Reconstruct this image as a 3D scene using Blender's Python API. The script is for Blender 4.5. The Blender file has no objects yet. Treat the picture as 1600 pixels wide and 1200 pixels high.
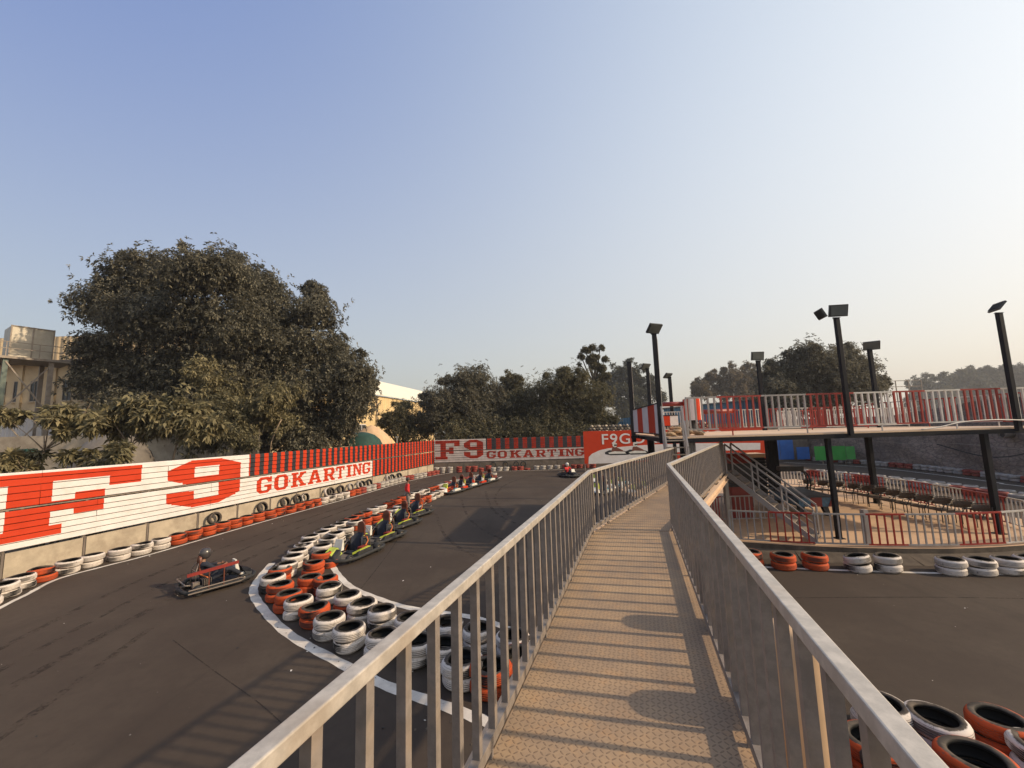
import bpy, math, random, time
import numpy as np
from mathutils import Vector, Matrix
T0 = time.time()
sc = bpy.context.scene
col = sc.collection
R = math.radians

# ------------------------------------------------------------------ camera
EYE = 4.0; FPX = 620.0
PITCH = math.atan(71/620.0); ROLL = math.atan(0.03)
c_f = Vector((0, math.cos(PITCH), math.sin(PITCH)))
_r0 = Vector((1, 0, 0)); _u0 = Vector((0, -math.sin(PITCH), math.cos(PITCH)))
c_r = _r0*math.cos(ROLL) - _u0*math.sin(ROLL)
c_u = _r0*math.sin(ROLL) + _u0*math.cos(ROLL)
cam = bpy.data.cameras.new('camera'); cam.sensor_width = 36; cam.lens = FPX/1600*36
cam.clip_start = .05; cam.clip_end = 3000
camo = bpy.data.objects.new('camera', cam); col.objects.link(camo)
m = Matrix.Identity(4)
for i in range(3):
    m[i][0] = c_r[i]; m[i][1] = c_u[i]; m[i][2] = -c_f[i]
m[2][3] = EYE
camo.matrix_world = m
sc.camera = camo

# ------------------------------------------------------------------ light
SUN_EL = R(31.0); SUN_AZ = R(102.5)          # azimuth clockwise from +Y
w = bpy.data.worlds.new('World'); sc.world = w; w.use_nodes = True
nt = w.node_tree; bg = nt.nodes['Background']
sky = nt.nodes.new('ShaderNodeTexSky'); sky.sky_type = 'NISHITA'; sky.sun_disc = False
sky.sun_elevation = SUN_EL; sky.sun_rotation = SUN_AZ
sky.air_density = 1.3; sky.dust_density = 4.5; sky.ozone_density = 1.6; sky.altitude = 0
# the Nishita sky seen through a deck of bright haze: more of it low down and towards the sun
def _wn(t, **k):
    n = nt.nodes.new('ShaderNode'+t)
    for a, v in k.items(): setattr(n, a, v)
    return n
def _wm(op, a, b=None):
    n = _wn('Math', operation=op)
    for i, v in enumerate((a, b)):
        if v is None: continue
        if isinstance(v, (int, float)): n.inputs[i].default_value = v
        else: nt.links.new(v, n.inputs[i])
    return n.outputs[0]
_tc = _wn('TexCoord').outputs['Generated']
_sep = _wn('SeparateXYZ'); nt.links.new(_tc, _sep.inputs[0])
_dot = _wn('VectorMath', operation='DOT_PRODUCT'); nt.links.new(_tc, _dot.inputs[0])
_dot.inputs[1].default_value = (math.sin(SUN_AZ)*math.cos(SUN_EL), math.cos(SUN_AZ)*math.cos(SUN_EL), math.sin(SUN_EL))
_z = _wm('MAXIMUM', _sep.outputs[2], 0.0); _c = _dot.outputs['Value']
_cmb = _wn('CombineColor')
for _i, (k0, k1, k2, k3, k4, k5) in enumerate(((.674, -.054, .25, -.674, .424, .04), (.623, .273, .168, -.869, .535, .017), (.498, .729, .131, -.821, .206, .042))):
    _v = _wm('ADD', _wm('MULTIPLY', _wm('ADD', _wm('ADD', _wm('MULTIPLY', _z, k3), _wm('MULTIPLY', _c, k4)), k1), _z), _wm('ADD', _wm('MULTIPLY', _wm('ADD', _wm('MULTIPLY', _c, k5), k2), _c), k0))
    nt.links.new(_wm('MULTIPLY', _wm('MAXIMUM', _v, 0.0), (.82, .815, .835)[_i]), _cmb.inputs[_i])
bg.inputs[1].default_value = 0.05; nt.links.new(sky.outputs[0], bg.inputs[0])
bg2 = _wn('Background'); nt.links.new(_cmb.outputs[0], bg2.inputs[0]); bg2.inputs[1].default_value = 1.0
_add = _wn('AddShader'); nt.links.new(bg.outputs[0], _add.inputs[0]); nt.links.new(bg2.outputs[0], _add.inputs[1])
nt.links.new(_add.outputs[0], nt.nodes['World Output'].inputs[0])
sl = bpy.data.lights.new('sun', 'SUN'); sl.energy = 4.3; sl.angle = R(1.0); sl.color = (1, .78, .52)
so = bpy.data.objects.new('sun', sl); col.objects.link(so)
sd = Vector((math.sin(SUN_AZ)*math.cos(SUN_EL), math.cos(SUN_AZ)*math.cos(SUN_EL), math.sin(SUN_EL)))
so.rotation_euler = sd.to_track_quat('Z', 'Y').to_euler()
sc.view_settings.view_transform = 'Standard'; sc.view_settings.look = 'None'
sc.view_settings.exposure = 0; sc.view_settings.gamma = 1; sc.view_settings.use_curve_mapping = False

HAZE = .0005
# ------------------------------------------------------------------ surveying helpers
def ray(x, y): return c_f*FPX + c_r*(x-800) + c_u*(600-y)
def G(x, y, z=0.0):
    d = ray(x, y); t = (z-EYE)/d.z
    return Vector((t*d.x, t*d.y, z))
def D(x, y, Y):
    d = ray(x, y); t = Y/d.y
    return Vector((t*d.x, Y, EYE+t*d.z))

# ------------------------------------------------------------------ materials
def srgb(r, g, b):
    f = lambda c: (c/255/12.92) if c/255 <= .04045 else ((c/255+.055)/1.055)**2.4
    return (f(r), f(g), f(b))
class NT:
    def __init__(s, name):
        s.m = bpy.data.materials.new(name); s.m.use_nodes = True
        s.t = s.m.node_tree; s.b = s.t.nodes['Principled BSDF']
    def n(s, typ, **kw):
        nd = s.t.nodes.new('ShaderNode'+typ)
        for k, v in kw.items(): setattr(nd, k, v)
        return nd
    def l(s, a, b): s.t.links.new(a, b)
    def math(s, op, a, b=None, c=None, clamp=False):
        nd = s.n('Math', operation=op); nd.use_clamp = clamp
        for i, v in enumerate((a, b, c)):
            if v is None: continue
            if isinstance(v, (int, float)): nd.inputs[i].default_value = v
            else: s.l(v, nd.inputs[i])
        return nd.outputs[0]
    def mix(s, fac, a, b):
        nd = s.n('Mix', data_type='RGBA')
        for i, v in ((0, fac), (6, a), (7, b)):
            if isinstance(v, (int, float)): nd.inputs[i].default_value = v
            elif isinstance(v, tuple): nd.inputs[i].default_value = (*v, 1)
            else: s.l(v, nd.inputs[i])
        return nd.outputs[2]
    def noise(s, scale, detail=4, vec=None, rough=.6, dim='3D'):
        nd = s.n('TexNoise'); nd.inputs['Scale'].default_value = scale
        nd.inputs['Detail'].default_value = detail; nd.inputs['Roughness'].default_value = rough
        if vec: s.l(vec, nd.inputs['Vector'])
        return nd.outputs['Fac']
    def ramp(s, v, a, b):
        nd = s.n('MapRange', interpolation_type='SMOOTHSTEP'); nd.inputs[1].default_value = a; nd.inputs[2].default_value = b
        s.l(v, nd.inputs[0]); return nd.outputs[0]
    def bump(s, h, strength=.3, dist=.01):
        nd = s.n('Bump'); nd.inputs['Strength'].default_value = strength; nd.inputs['Distance'].default_value = dist
        s.l(h, nd.inputs['Height']); s.l(nd.outputs[0], s.b.inputs['Normal'])
    def vec(s, kind='Object', scale=None, rot=None):
        o = s.n('TexCoord').outputs[kind]
        if scale or rot:
            mp = s.n('Mapping'); s.l(o, mp.inputs[0])
            if scale: mp.inputs['Scale'].default_value = scale
            if rot: mp.inputs['Rotation'].default_value = rot
            o = mp.outputs[0]
        return o
    def pos(s): return s.n('NewGeometry').outputs['Position']
def mat(name, c, rough=.7, var=.18, scale=3.0, metal=0.0, dirt=None, dscale=1.2, damt=.5, bump=0, bscale=60, grime=None, spec=.5):
    """plain surface: base colour + value noise + optional blotches of dirt"""
    s = NT(name); v = s.pos()
    n1 = s.noise(scale, 5, v)
    hi = tuple(min(1, x*(1+var)) for x in c); lo = tuple(x*(1-var) for x in c)
    cc = s.mix(s.ramp(n1, .3, .7), lo, hi)
    if dirt:
        n2 = s.noise(dscale, 6, v, .7)
        cc = s.mix(s.math('MULTIPLY', s.ramp(n2, .45, .68), damt), cc, dirt)
    s.l(cc, s.b.inputs['Base Color'])
    s.b.inputs['Roughness'].default_value = rough; s.b.inputs['Metallic'].default_value = metal
    s.b.inputs['Specular IOR Level'].default_value = spec
    if bump: s.bump(s.noise(bscale, 4, v), bump, .01)
    return s.m
M = {}
M['red'] = mat('red_paint', (.46, .038, .010), .7, .10, 2, dirt=(.33, .035, .015), dscale=2, damt=.3, bump=.05, spec=.15)
M['fw'] = mat('shaded_white_tyre_paint', (.34, .31, .28), .7, .15, 4, dirt=(.12, .10, .09), dscale=3, damt=.6)  # darker white for the far tyre rows: their shade is put into the colour
M['fr'] = mat('shaded_red_tyre_paint', (.22, .03, .018), .7, .15, 4)  # red of the far tyre rows, darkened to paint in the shade there
M['white'] = mat('white_paint', (.60, .565, .55), .65, .05, 2, dirt=(.50, .43, .36), dscale=3, damt=.35, bump=.05)
M['red_dim'] = mat('dim_lit_red_paint', (.30, .026, .012), .75, .2, 2, dirt=(.16, .03, .02), dscale=1.5, damt=.5, spec=.15)  # red darkened for the far fence: its weaker sunlight put into the colour
M['white_dim'] = mat('dim_lit_white_paint', (.46, .41, .385), .75, .12, 2, dirt=(.3, .25, .21), dscale=1.5, damt=.5)  # white toned down the same way, low light on the far fence painted in
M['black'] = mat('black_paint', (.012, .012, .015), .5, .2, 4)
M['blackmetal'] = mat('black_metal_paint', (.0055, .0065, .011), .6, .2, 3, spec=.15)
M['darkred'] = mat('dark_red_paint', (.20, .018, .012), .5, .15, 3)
M['rail_red'] = mat('railing_red_paint', (.27, .017, .009), .45, .15, 3)
M['rail_white'] = mat('railing_white_paint', (.50, .47, .43), .5, .1, 3, dirt=(.3, .25, .2), dscale=4, damt=.4)
M['rail_grey'] = mat('railing_grey_paint', (.27, .25, .24), .45, .12, 3, dirt=(.22, .15, .1), dscale=6, damt=.3)
M['pale_wall'] = mat('cream_wall', (.55, .42, .26), .9, .08, .6, dirt=(.36, .27, .18), dscale=.8, damt=.4)
M['yellow_wall'] = mat('yellow_wall', (.62, .46, .24), .9, .08, .6, dirt=(.45, .33, .2), dscale=.8, damt=.3)
M['roof_white'] = mat('pale_roof_sheet', (.66, .62, .52), .6, .08, .5, dirt=(.5, .45, .36), dscale=.5, damt=.4)
M['dark_glass'] = mat('dark_window_glass', (.03, .032, .035), .2, .3, 1)
M['eave'] = mat('dark_brown_board', (.16, .13, .11), .8, .2, 1)  # even dark brown for eaves, wall posts and the kart's side loop
M['tank'] = mat('galvanised_tank', (.42, .38, .31), .45, .12, .8, .3, dirt=(.28, .24, .18), dscale=.7, damt=.5)
M['steel'] = mat('dusty_steel', (.26, .22, .18), .6, .15, 3, .1, dirt=(.2, .12, .08), dscale=4, damt=.4)
M['greensteel'] = mat('green_grey_steel', (.10, .13, .11), .6, .15, 3)
M['concrete'] = mat('concrete_panel', (.40, .335, .25), .95, .13, 2.5, dirt=(.24, .19, .14), dscale=1.1, damt=.65, bump=.35, bscale=35)
M['oldconcrete'] = mat('old_concrete', (.15, .12, .095), .95, .2, 2, dirt=(.10, .08, .06), dscale=1.4, damt=.7, bump=.4, bscale=25)
M['tanpaint'] = mat('tan_deck_paint', (.56, .40, .27), .8, .1, 1.2, dirt=(.38, .27, .19), dscale=1.6, damt=.5)
M['patio'] = mat('tan_patio_floor', (.50, .335, .21), .85, .12, .9, dirt=(.34, .23, .15), dscale=.7, damt=.6, bump=.1)
M['dirt'] = mat('dry_dirt', (.16, .115, .075), 1, .25, .6, dirt=(.09, .07, .045), dscale=.25, damt=.7, bump=.5, bscale=8)
M['verge'] = mat('dark_rough_verge', (.075, .058, .043), 1, .3, 2.5, dirt=(.14, .11, .08), dscale=1.5, damt=.5, bump=.7, bscale=12)
M['bark'] = mat('pale_bark', (.24, .18, .125), .95, .3, 6, bump=.6, bscale=20)
M['darkbark'] = mat('dark_bark', (.09, .07, .05), .95, .3, 6, bump=.6, bscale=20)
M['shedblue'] = mat('blue_sheet', (.05, .14, .23), .5, .12, 1.5, dirt=(.06, .12, .2), damt=.4)
M['panelblue'] = mat('royal_blue_sheet', (.022, .12, .40), .5, .12, 1.5)
M['green'] = mat('bright_green_sheet', (.04, .30, .05), .5, .1, 1.5)
M['darkgreen'] = mat('dark_green_canvas', (.012, .05, .04), .8, .2, 2)
M['tarp'] = mat('grey_tarpaulin', (.16, .14, .12), .8, .2, 1.5, bump=.3, bscale=10)
M['tancloth'] = mat('tan_sacking', (.36, .25, .15), .95, .3, 3, dirt=(.12, .08, .05), dscale=5, damt=.6, bump=.5, bscale=40)
M['board'] = mat('tan_board', (.55, .37, .22), .8, .1, 2)
M['rubber'] = mat('black_rubber', (.02, .02, .02), .75, .3, 8)
M['lime'] = mat('lime_bodywork', (.48, .55, .06), .35, .15, 5, dirt=(.3, .3, .12), dscale=6, damt=.4)
M['whitebody'] = mat('white_bodywork', (.6, .58, .52), .35, .1, 5)
M['chrome'] = mat('worn_steel_tube', (.20, .17, .145), .4, .2, 8, .3)
M['brownpad'] = mat('brown_vinyl_pad', (.13, .035, .018), .5, .2, 5)
M['skin'] = mat('skin', (.22, .11, .065), .6, .08, 5)
M['hair'] = mat('black_hair', (.01, .009, .008), .6, .2, 20)
M['redshirt'] = mat('red_shirt_cloth', (.55, .022, .02), .85, .12, 6, bump=.2, bscale=25)
M['trouser'] = mat('grey_trouser_cloth', (.22, .20, .18), .9, .15, 6)
M['navy'] = mat('navy_cloth', (.015, .018, .03), .85, .2, 6)
M['helmet'] = mat('dark_grey_helmet', (.05, .045, .045), .25, .3, 9)
M['orangecloth'] = mat('orange_cloth', (.5, .13, .03), .8, .1, 5)
M['teal'] = mat('teal_plastic', (.03, .25, .30), .4, .1, 5)
M['lens'] = mat('floodlight_glass', (.10, .11, .105), .6, .1, 4, spec=.2)
M['lamp_body'] = mat('floodlight_body', (.035, .035, .035), .5, .2, 4)
M['wicker'] = mat('brown_wicker', (.12, .088, .065), .8, .25, 30, bump=.5, bscale=120)
M['chairmetal'] = mat('black_chair_tube', (.02, .016, .015), .4, .2, 6)
M['bluecab'] = mat('blue_cabinet_print', (.05, .12, .19), .5, .25, 12)
M['greytop'] = mat('grey_table_top', (.045, .05, .06), .55, .1, 2, spec=.2)
M['sheetgrey'] = mat('grey_metal_sheet', (.26, .25, .24), .5, .1, 3, .2)

def deck_material():
    s = NT('chequer_plate_steel'); v = s.vec('Object', (30, 30, 30), (0, 0, R(18)))
    sp = s.n('SeparateXYZ'); s.l(v, sp.inputs[0])
    x, y = sp.outputs[0], sp.outputs[1]
    fx = s.math('SUBTRACT', s.math('FRACT', x), .5); fy = s.math('SUBTRACT', s.math('FRACT', y), .5)
    par = s.math('FLOORED_MODULO', s.math('ADD', s.math('FLOOR', x), s.math('FLOOR', y)), 2)
    sg = s.math('SUBTRACT', 1, s.math('MULTIPLY', par, 2))
    q = s.math('MULTIPLY', sg, fy)
    a = s.math('DIVIDE', s.math('ADD', fx, q), .50); b = s.math('DIVIDE', s.math('SUBTRACT', fx, q), .15)
    d = s.math('ADD', s.math('MULTIPLY', a, a), s.math('MULTIPLY', b, b))
    h = s.ramp(d, 1.1, .5)
    nz = s.noise(1.7, 6, s.pos(), .7); nz2 = s.noise(9, 5, s.pos(), .7)
    base = s.mix(s.ramp(nz, .38, .66), (.29, .207, .138), (.39, .27, .163))
    nz3 = s.noise(.45, 5, s.pos(), .65)
    base = s.mix(s.math('MULTIPLY', s.ramp(nz2, .48, .72), .45), base, (.46, .27, .13))
    base = s.mix(s.math('MULTIPLY', s.ramp(nz3, .45, .7), .45), base, (.20, .145, .105))
    # worn centres of the diamonds show darker steel
    base = s.mix(s.math('MULTIPLY', h, .42), base, (.12, .085, .06))
    ring = s.math('MULTIPLY', s.ramp(d, 2.1, 1.3), s.math('SUBTRACT', 1, h))
    base = s.mix(s.math('MULTIPLY', ring, .55), base, (.085, .058, .042))
    s.l(base, s.b.inputs['Base Color']); s.b.inputs['Roughness'].default_value = .72
    s.b.inputs['Specular IOR Level'].default_value = .3
    s.bump(h, .8, .004)
    return s.m
M['deck'] = deck_material()

def galv_material(name, c, metal, rough):
    s = NT(name); v = s.pos()
    n1 = s.noise(14, 6, v, .7); n2 = s.noise(3, 4, v)
    cc = s.mix(s.ramp(n1, .35, .7), tuple(x*.72 for x in c), c)
    cc = s.mix(s.math('MULTIPLY', s.ramp(n2, .5, .7), .35), cc, (.33, .24, .16))
    s.l(cc, s.b.inputs['Base Color']); s.b.inputs['Metallic'].default_value = metal
    s.l(s.math('ADD', s.math('MULTIPLY', n1, .3), rough-.15), s.b.inputs['Roughness'])
    s.bump(s.noise(80, 3, v), .12, .004)
    return s.m
M['galv'] = galv_material('brushed_rail_steel', (.53, .48, .42), .2, .42)
M['galvbar'] = galv_material('painted_baluster_steel', (.245, .21, .185), .05, .48)

def asphalt_material():
    s = NT('asphalt'); v = s.pos()
    n1 = s.noise(.35, 5, v, .6); n2 = s.noise(140, 3, v, .8); n3 = s.noise(6, 6, v, .7)
    c = s.mix(s.ramp(n1, .35, .65), (.053, .039, .030), (.071, .054, .041))
    c = s.mix(s.math('MULTIPLY', s.ramp(n3, .35, .75), .5), c, (.045, .034, .027))
    c = s.mix(s.math('MULTIPLY', s.ramp(n2, .62, .8), .55), c, (.10, .08, .064))
    # scuffed pale specks and rubbered-in streaks
    mp = s.n('Mapping'); s.l(v, mp.inputs[0]); mp.inputs['Rotation'].default_value = (0, 0, R(-20)); mp.inputs['Scale'].default_value = (7, 1.4, 1)
    n4 = s.noise(1.6, 8, mp.outputs[0], .75)
    c = s.mix(s.math('MULTIPLY', s.ramp(n4, .70, .78), .5), c, (.17, .14, .11))
    mp2 = s.n('Mapping'); s.l(v, mp2.inputs[0]); mp2.inputs['Rotation'].default_value = (0, 0, R(12)); mp2.inputs['Scale'].default_value = (1.6, .12, 1)
    n5 = s.noise(1.0, 4, mp2.outputs[0], .6)
    c = s.mix(s.math('MULTIPLY', s.ramp(n5, .55, .72), .30), c, (.030, .024, .020))
    s.l(c, s.b.inputs['Base Color']); s.b.inputs['Roughness'].default_value = .85
    s.b.inputs['Specular IOR Level'].default_value = .2
    s.bump(n2, .35, .006)
    return s.m
M['asphalt'] = asphalt_material()

def line_material():
    s = NT('worn_line_paint'); v = s.pos()
    n1 = s.noise(9, 6, v, .75); n2 = s.noise(2.2, 3, v)
    c = s.mix(s.ramp(n2, .35, .65), (.50, .45, .39), (.66, .61, .54))
    c = s.mix(s.math('MULTIPLY', s.ramp(n1, .58, .72), .75), c, (.16, .13, .105))
    s.l(c, s.b.inputs['Base Color']); s.b.inputs['Roughness'].default_value = .8
    return s.m
M['line'] = line_material()

def tyre_material(name, paint):
    s = NT(name); v = s.vec('Object')
    sp = s.n('SeparateXYZ'); s.l(v, sp.inputs[0])
    r = s.math('SQRT', s.math('ADD', s.math('MULTIPLY', sp.outputs[0], sp.outputs[0]), s.math('MULTIPLY', sp.outputs[1], sp.outputs[1])))
    wp = s.n('NewGeometry').outputs['Position']
    n1 = s.noise(7, 5, wp, .7); n2 = s.noise(26, 5, wp, .75)
    rr = s.math('ADD', r, s.math('MULTIPLY', s.math('SUBTRACT', n1, .5), .07))
    pm = s.ramp(rr, .250, .268)
    g = s.math('MULTIPLY', s.math('PINGPONG', s.math('ADD', sp.outputs[2], .004), .014), 71)      # tread lines round the tyre
    gl = s.math('MULTIPLY', s.ramp(g, .24, .04), s.ramp(r, .285, .294))
    wear = s.ramp(s.math('ADD', s.math('MULTIPLY', n2, .7), s.math('MULTIPLY', n1, .45)), .63, .72)
    dk = s.math('MAXIMUM', s.math('MULTIPLY', gl, .62), s.math('MULTIPLY', wear, .75))
    pm2 = s.math('MULTIPLY', pm, s.math('SUBTRACT', 1, dk))
    n3 = s.noise(3, 3, wp)
    p2 = tuple(x*.78 for x in paint)
    pc = s.mix(n3, paint, p2)
    rub = s.mix(s.ramp(n1, .4, .6), (.045, .037, .031), (.095, .075, .058))
    az_ = s.math('ABSOLUTE', sp.outputs[2]); inner = s.math('MULTIPLY', s.ramp(r, .284, .280), s.ramp(az_, .068, .055))
    inner = s.math('MAXIMUM', inner, s.ramp(r, .205, .192))  # inside of the tyre near-black: deep shade of the hole painted in
    gv = s.math('MULTIPLY', s.ramp(r, .298, .292), s.ramp(az_, .05, .045)); cc = s.mix(pm2, rub, pc); cc = s.mix(s.math('MULTIPLY', gv, .75), cc, (.03, .026, .024)); cc = s.mix(inner, cc, (.006, .006, .006))
    s.l(cc, s.b.inputs['Base Color']); s.b.inputs['Roughness'].default_value = .7; s.b.inputs['Specular IOR Level'].default_value = .2
    s.bump(s.math('ADD', s.math('MULTIPLY', gl, -1), s.math('MULTIPLY', n2, .4)), .5, .006)
    return s.m
M['tw'] = tyre_material('white_painted_tyre', (.66, .59, .53))
M['tr'] = tyre_material('orange_painted_tyre', (.50, .075, .018))
M['tk'] = tyre_material('bare_black_tyre', (.06, .05, .042))

def leaf_material(name, c1, c2, trans=.32):
    s = NT(name)
    g = s.n('NewGeometry')
    c = s.mix(g.outputs['Random Per Island'], c1, c2)
    n = s.noise(.5, 3, g.outputs['Position'])
    c = s.mix(s.math('MULTIPLY', s.ramp(n, .35, .7), .5), c, tuple(x*.55 for x in c1))
    s.l(c, s.b.inputs['Base Color']); s.b.inputs['Roughness'].default_value = .75
    s.b.inputs['Specular IOR Level'].default_value = .25
    tr = s.n('BsdfTranslucent'); s.l(c, tr.inputs[0])
    mx = s.n('MixShader'); mx.inputs[0].default_value = trans
    s.l(s.b.outputs[0], mx.inputs[1]); s.l(tr.outputs[0], mx.inputs[2])
    s.l(mx.outputs[0], s.t.nodes['Material Output'].inputs[0])
    return s.m
M['leaf_big'] = leaf_material('dusty_dark_leaves', (.085, .083, .062), (.27, .245, .175))
M['leaf_sap'] = leaf_material('dusty_olive_leaves', (.15, .135, .07), (.34, .29, .165))
M['leaf_mid'] = leaf_material('mid_green_leaves', (.085, .083, .048), (.235, .205, .12))
M['leaf_hill'] = leaf_material('far_hill_leaves', (.07, .078, .05), (.12, .115, .075))
M['leaf_pale'] = leaf_material('tan_green_leaves', (.13, .105, .065), (.22, .17, .105))

# ------------------------------------------------------------------ mesh helpers
def tag(o, label=None, cat=None, group=None, kind=None):
    if label: o['label'] = label
    if cat: o['category'] = cat
    if group: o['group'] = group
    if kind: o['kind'] = kind
    return o
def empty(name, loc=(0, 0, 0), rz=0.0):
    o = bpy.data.objects.new(name, None); col.objects.link(o)
    o.location = loc; o.rotation_euler = (0, 0, rz); o.empty_display_size = .2
    return o
def link(name, me, parent=None):
    o = bpy.data.objects.new(name, me); col.objects.link(o)
    if parent: o.parent = parent
    return o
def copy_tree(o, parent=None):
    c = o.copy(); col.objects.link(c)
    if parent: c.parent = parent
    for ch in CH.get(o.name, list(o.children)): copy_tree(ch, c)
    return c
CH = {}
class MB:
    def __init__(s): s.v = []; s.f = []; s.mi = []; s.ms = []
    def _m(s, m):
        if m not in s.ms: s.ms.append(m)
        return s.ms.index(m)
    def add(s, vs, fs, m):
        k = len(s.v); i = s._m(m)
        s.v.extend([tuple(p) for p in vs]); s.f.extend([tuple(a+k for a in f) for f in fs]); s.mi.extend([i]*len(fs))
    BF = [(0, 3, 2, 1), (4, 5, 6, 7), (0, 1, 5, 4), (1, 2, 6, 5), (2, 3, 7, 6), (3, 0, 4, 7)]
    def box(s, x0, x1, y0, y1, z0, z1, m='white'):
        s.add([(x0, y0, z0), (x1, y0, z0), (x1, y1, z0), (x0, y1, z0), (x0, y0, z1), (x1, y0, z1), (x1, y1, z1), (x0, y1, z1)], s.BF, m)
    def hexa(s, b, t, m):      # b,t: 4 bottom / 4 top points
        s.add(list(b)+list(t), s.BF, m)
    def bar(s, a, b, w, h, m, up=(0, 0, 1)):
        a = Vector(a); b = Vector(b); d = (b-a).normalized(); up = Vector(up)
        if abs(d.dot(up)) > .98: up = Vector((0, 1, 0)) if abs(d.y) < .9 else Vector((1, 0, 0))
        sx = d.cross(up).normalized()*w/2; sy = sx.cross(d).normalized()*h/2
        s.add([a-sx-sy, a+sx-sy, b+sx-sy, b-sx-sy, a-sx+sy, a+sx+sy, b+sx+sy, b-sx+sy], s.BF, m)
    def tube(s, pts, r, m, n=8, r2=None, caps=True):
        pts = [Vector(p) for p in pts]; N = len(pts); ring = []
        k = len(s.v); mi = s._m(m)
        prev = None
        for i, p in enumerate(pts):
            d = (pts[min(i+1, N-1)]-pts[max(i-1, 0)]).normalized()
            ref = Vector((0, 0, 1)) if abs(d.z) < .9 else Vector((1, 0, 0))
            sx = prev if prev is not None else d.cross(ref)
            sx = (sx - d*sx.dot(d)).normalized(); prev = sx
            sy = d.cross(sx)
            rad = (r if r2 is None else r+(r2-r)*i/(N-1)) if not isinstance(r, (list, tuple)) else r[i]
            for j in range(n):
                a = 2*math.pi*j/n
                s.v.append(tuple(p+sx*math.cos(a)*rad+sy*math.sin(a)*rad))
        for i in range(N-1):
            for j in range(n):
                s.f.append((k+i*n+j, k+i*n+(j+1) % n, k+(i+1)*n+(j+1) % n, k+(i+1)*n+j)); s.mi.append(mi)
        if caps:
            s.f.append(tuple(k+j for j in range(n))[::-1]); s.mi.append(mi)
            s.f.append(tuple(k+(N-1)*n+j for j in range(n))); s.mi.append(mi)
    def lathe(s, prof, m, n=24, c=(0, 0, 0), closed=False, axis='z'):
        k = len(s.v); mi = s._m(m); L = len(prof)
        for j in range(n):
            a = 2*math.pi*j/n
            for r, z in prof:
                if axis == 'z': p = (c[0]+r*math.cos(a), c[1]+r*math.sin(a), c[2]+z)
                elif axis == 'y': p = (c[0]+r*math.cos(a), c[1]+z, c[2]+r*math.sin(a))
                else: p = (c[0]+z, c[1]+r*math.cos(a), c[2]+r*math.sin(a))
                s.v.append(p)
        for j in range(n):
            for i in range(L if closed else L-1):
                i2 = (i+1) % L; j2 = (j+1) % n
                s.f.append((k+j*L+i, k+j2*L+i, k+j2*L+i2, k+j*L+i2)); s.mi.append(mi)
    def ball(s, c, r, m, n=12, sq=(1, 1, 1)):
        P = []
        for i in range(1, n//2):
            a = math.pi*i/(n//2); P.append((math.sin(a), math.cos(a)))
        k = len(s.v); mi = s._m(m)
        for rr, z in P:
            for j in range(n):
                b = 2*math.pi*j/n
                s.v.append((c[0]+r*sq[0]*rr*math.cos(b), c[1]+r*sq[1]*rr*math.sin(b), c[2]+r*sq[2]*z))
        s.v.append((c[0], c[1], c[2]+r*sq[2])); s.v.append((c[0], c[1], c[2]-r*sq[2]))
        t = len(s.v)-2; L = len(P)
        for i in range(L-1):
            for j in range(n):
                s.f.append((k+i*n+j, k+(i+1)*n+j, k+(i+1)*n+(j+1) % n, k+i*n+(j+1) % n)); s.mi.append(mi)
        for j in range(n):
            s.f.append((t, k+j, k+(j+1) % n)); s.mi.append(mi)
            s.f.append((t+1, k+(L-1)*n+(j+1) % n, k+(L-1)*n+j)); s.mi.append(mi)
    def prism(s, poly, d, m):   # poly: list of 3D points (planar), extruded by vector d
        n = len(poly); d = Vector(d); P = [Vector(p) for p in poly]
        s.add(P+[p+d for p in P], [tuple(range(n))[::-1], tuple(range(n, 2*n))]+[(i, (i+1) % n, (i+1) % n+n, i+n) for i in range(n)], m)
    def mesh(s, name, smooth=False, org=None):
        me = bpy.data.meshes.new(name)
        vs = s.v if org is None else [(a-org[0], b-org[1], c-org[2]) for a, b, c in s.v]
        me.from_pydata(vs, [], s.f)
        for m in s.ms: me.materials.append(M[m] if isinstance(m, str) else m)
        me.polygons.foreach_set('material_index', s.mi)
        if smooth: me.polygons.foreach_set('use_smooth', [True]*len(s.f))
        return me
    def build(s, name, parent=None, smooth=False, world=True, bevel=0):
        org = tuple(parent.location) if (parent and world) else None
        if parent and world and parent.parent:     # sub-part of a part: add the grandparent's place
            org = tuple(Vector(parent.location)+Vector(parent.parent.location))
        o = link(name, s.mesh(name, smooth, org), parent)
        if bevel:
            b = o.modifiers.new('bevel', 'BEVEL'); b.width = bevel; b.segments = 2; b.limit_method = 'ANGLE'
        return o
def place(name, me, parent, loc, rz=0.0, scale=None, rot=None):
    """an object sharing mesh data, put at a world place under a parent that has no rotation"""
    o = link(name, me, parent)
    base = Vector((0, 0, 0)); p = parent
    while p: base += Vector(p.location); p = p.parent
    o.location = Vector(loc)-base
    o.rotation_euler = rot if rot else (0, 0, rz)
    if scale: o.scale = scale
    return o
def setting(o): o['kind'] = 'structure'; return o
def ordn(n):
    ones = ['', 'first', 'second', 'third', 'fourth', 'fifth', 'sixth', 'seventh', 'eighth', 'ninth', 'tenth', 'eleventh', 'twelfth', 'thirteenth',
            'fourteenth', 'fifteenth', 'sixteenth', 'seventeenth', 'eighteenth', 'nineteenth']
    if n < 20: return ones[n]
    t, o = divmod(n, 10)
    tens = {2: 'twent', 3: 'thirt', 4: 'fort', 5: 'fift', 6: 'sixt'}[t]
    return tens+'ieth' if o == 0 else tens+'y-'+ones[o]
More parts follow.
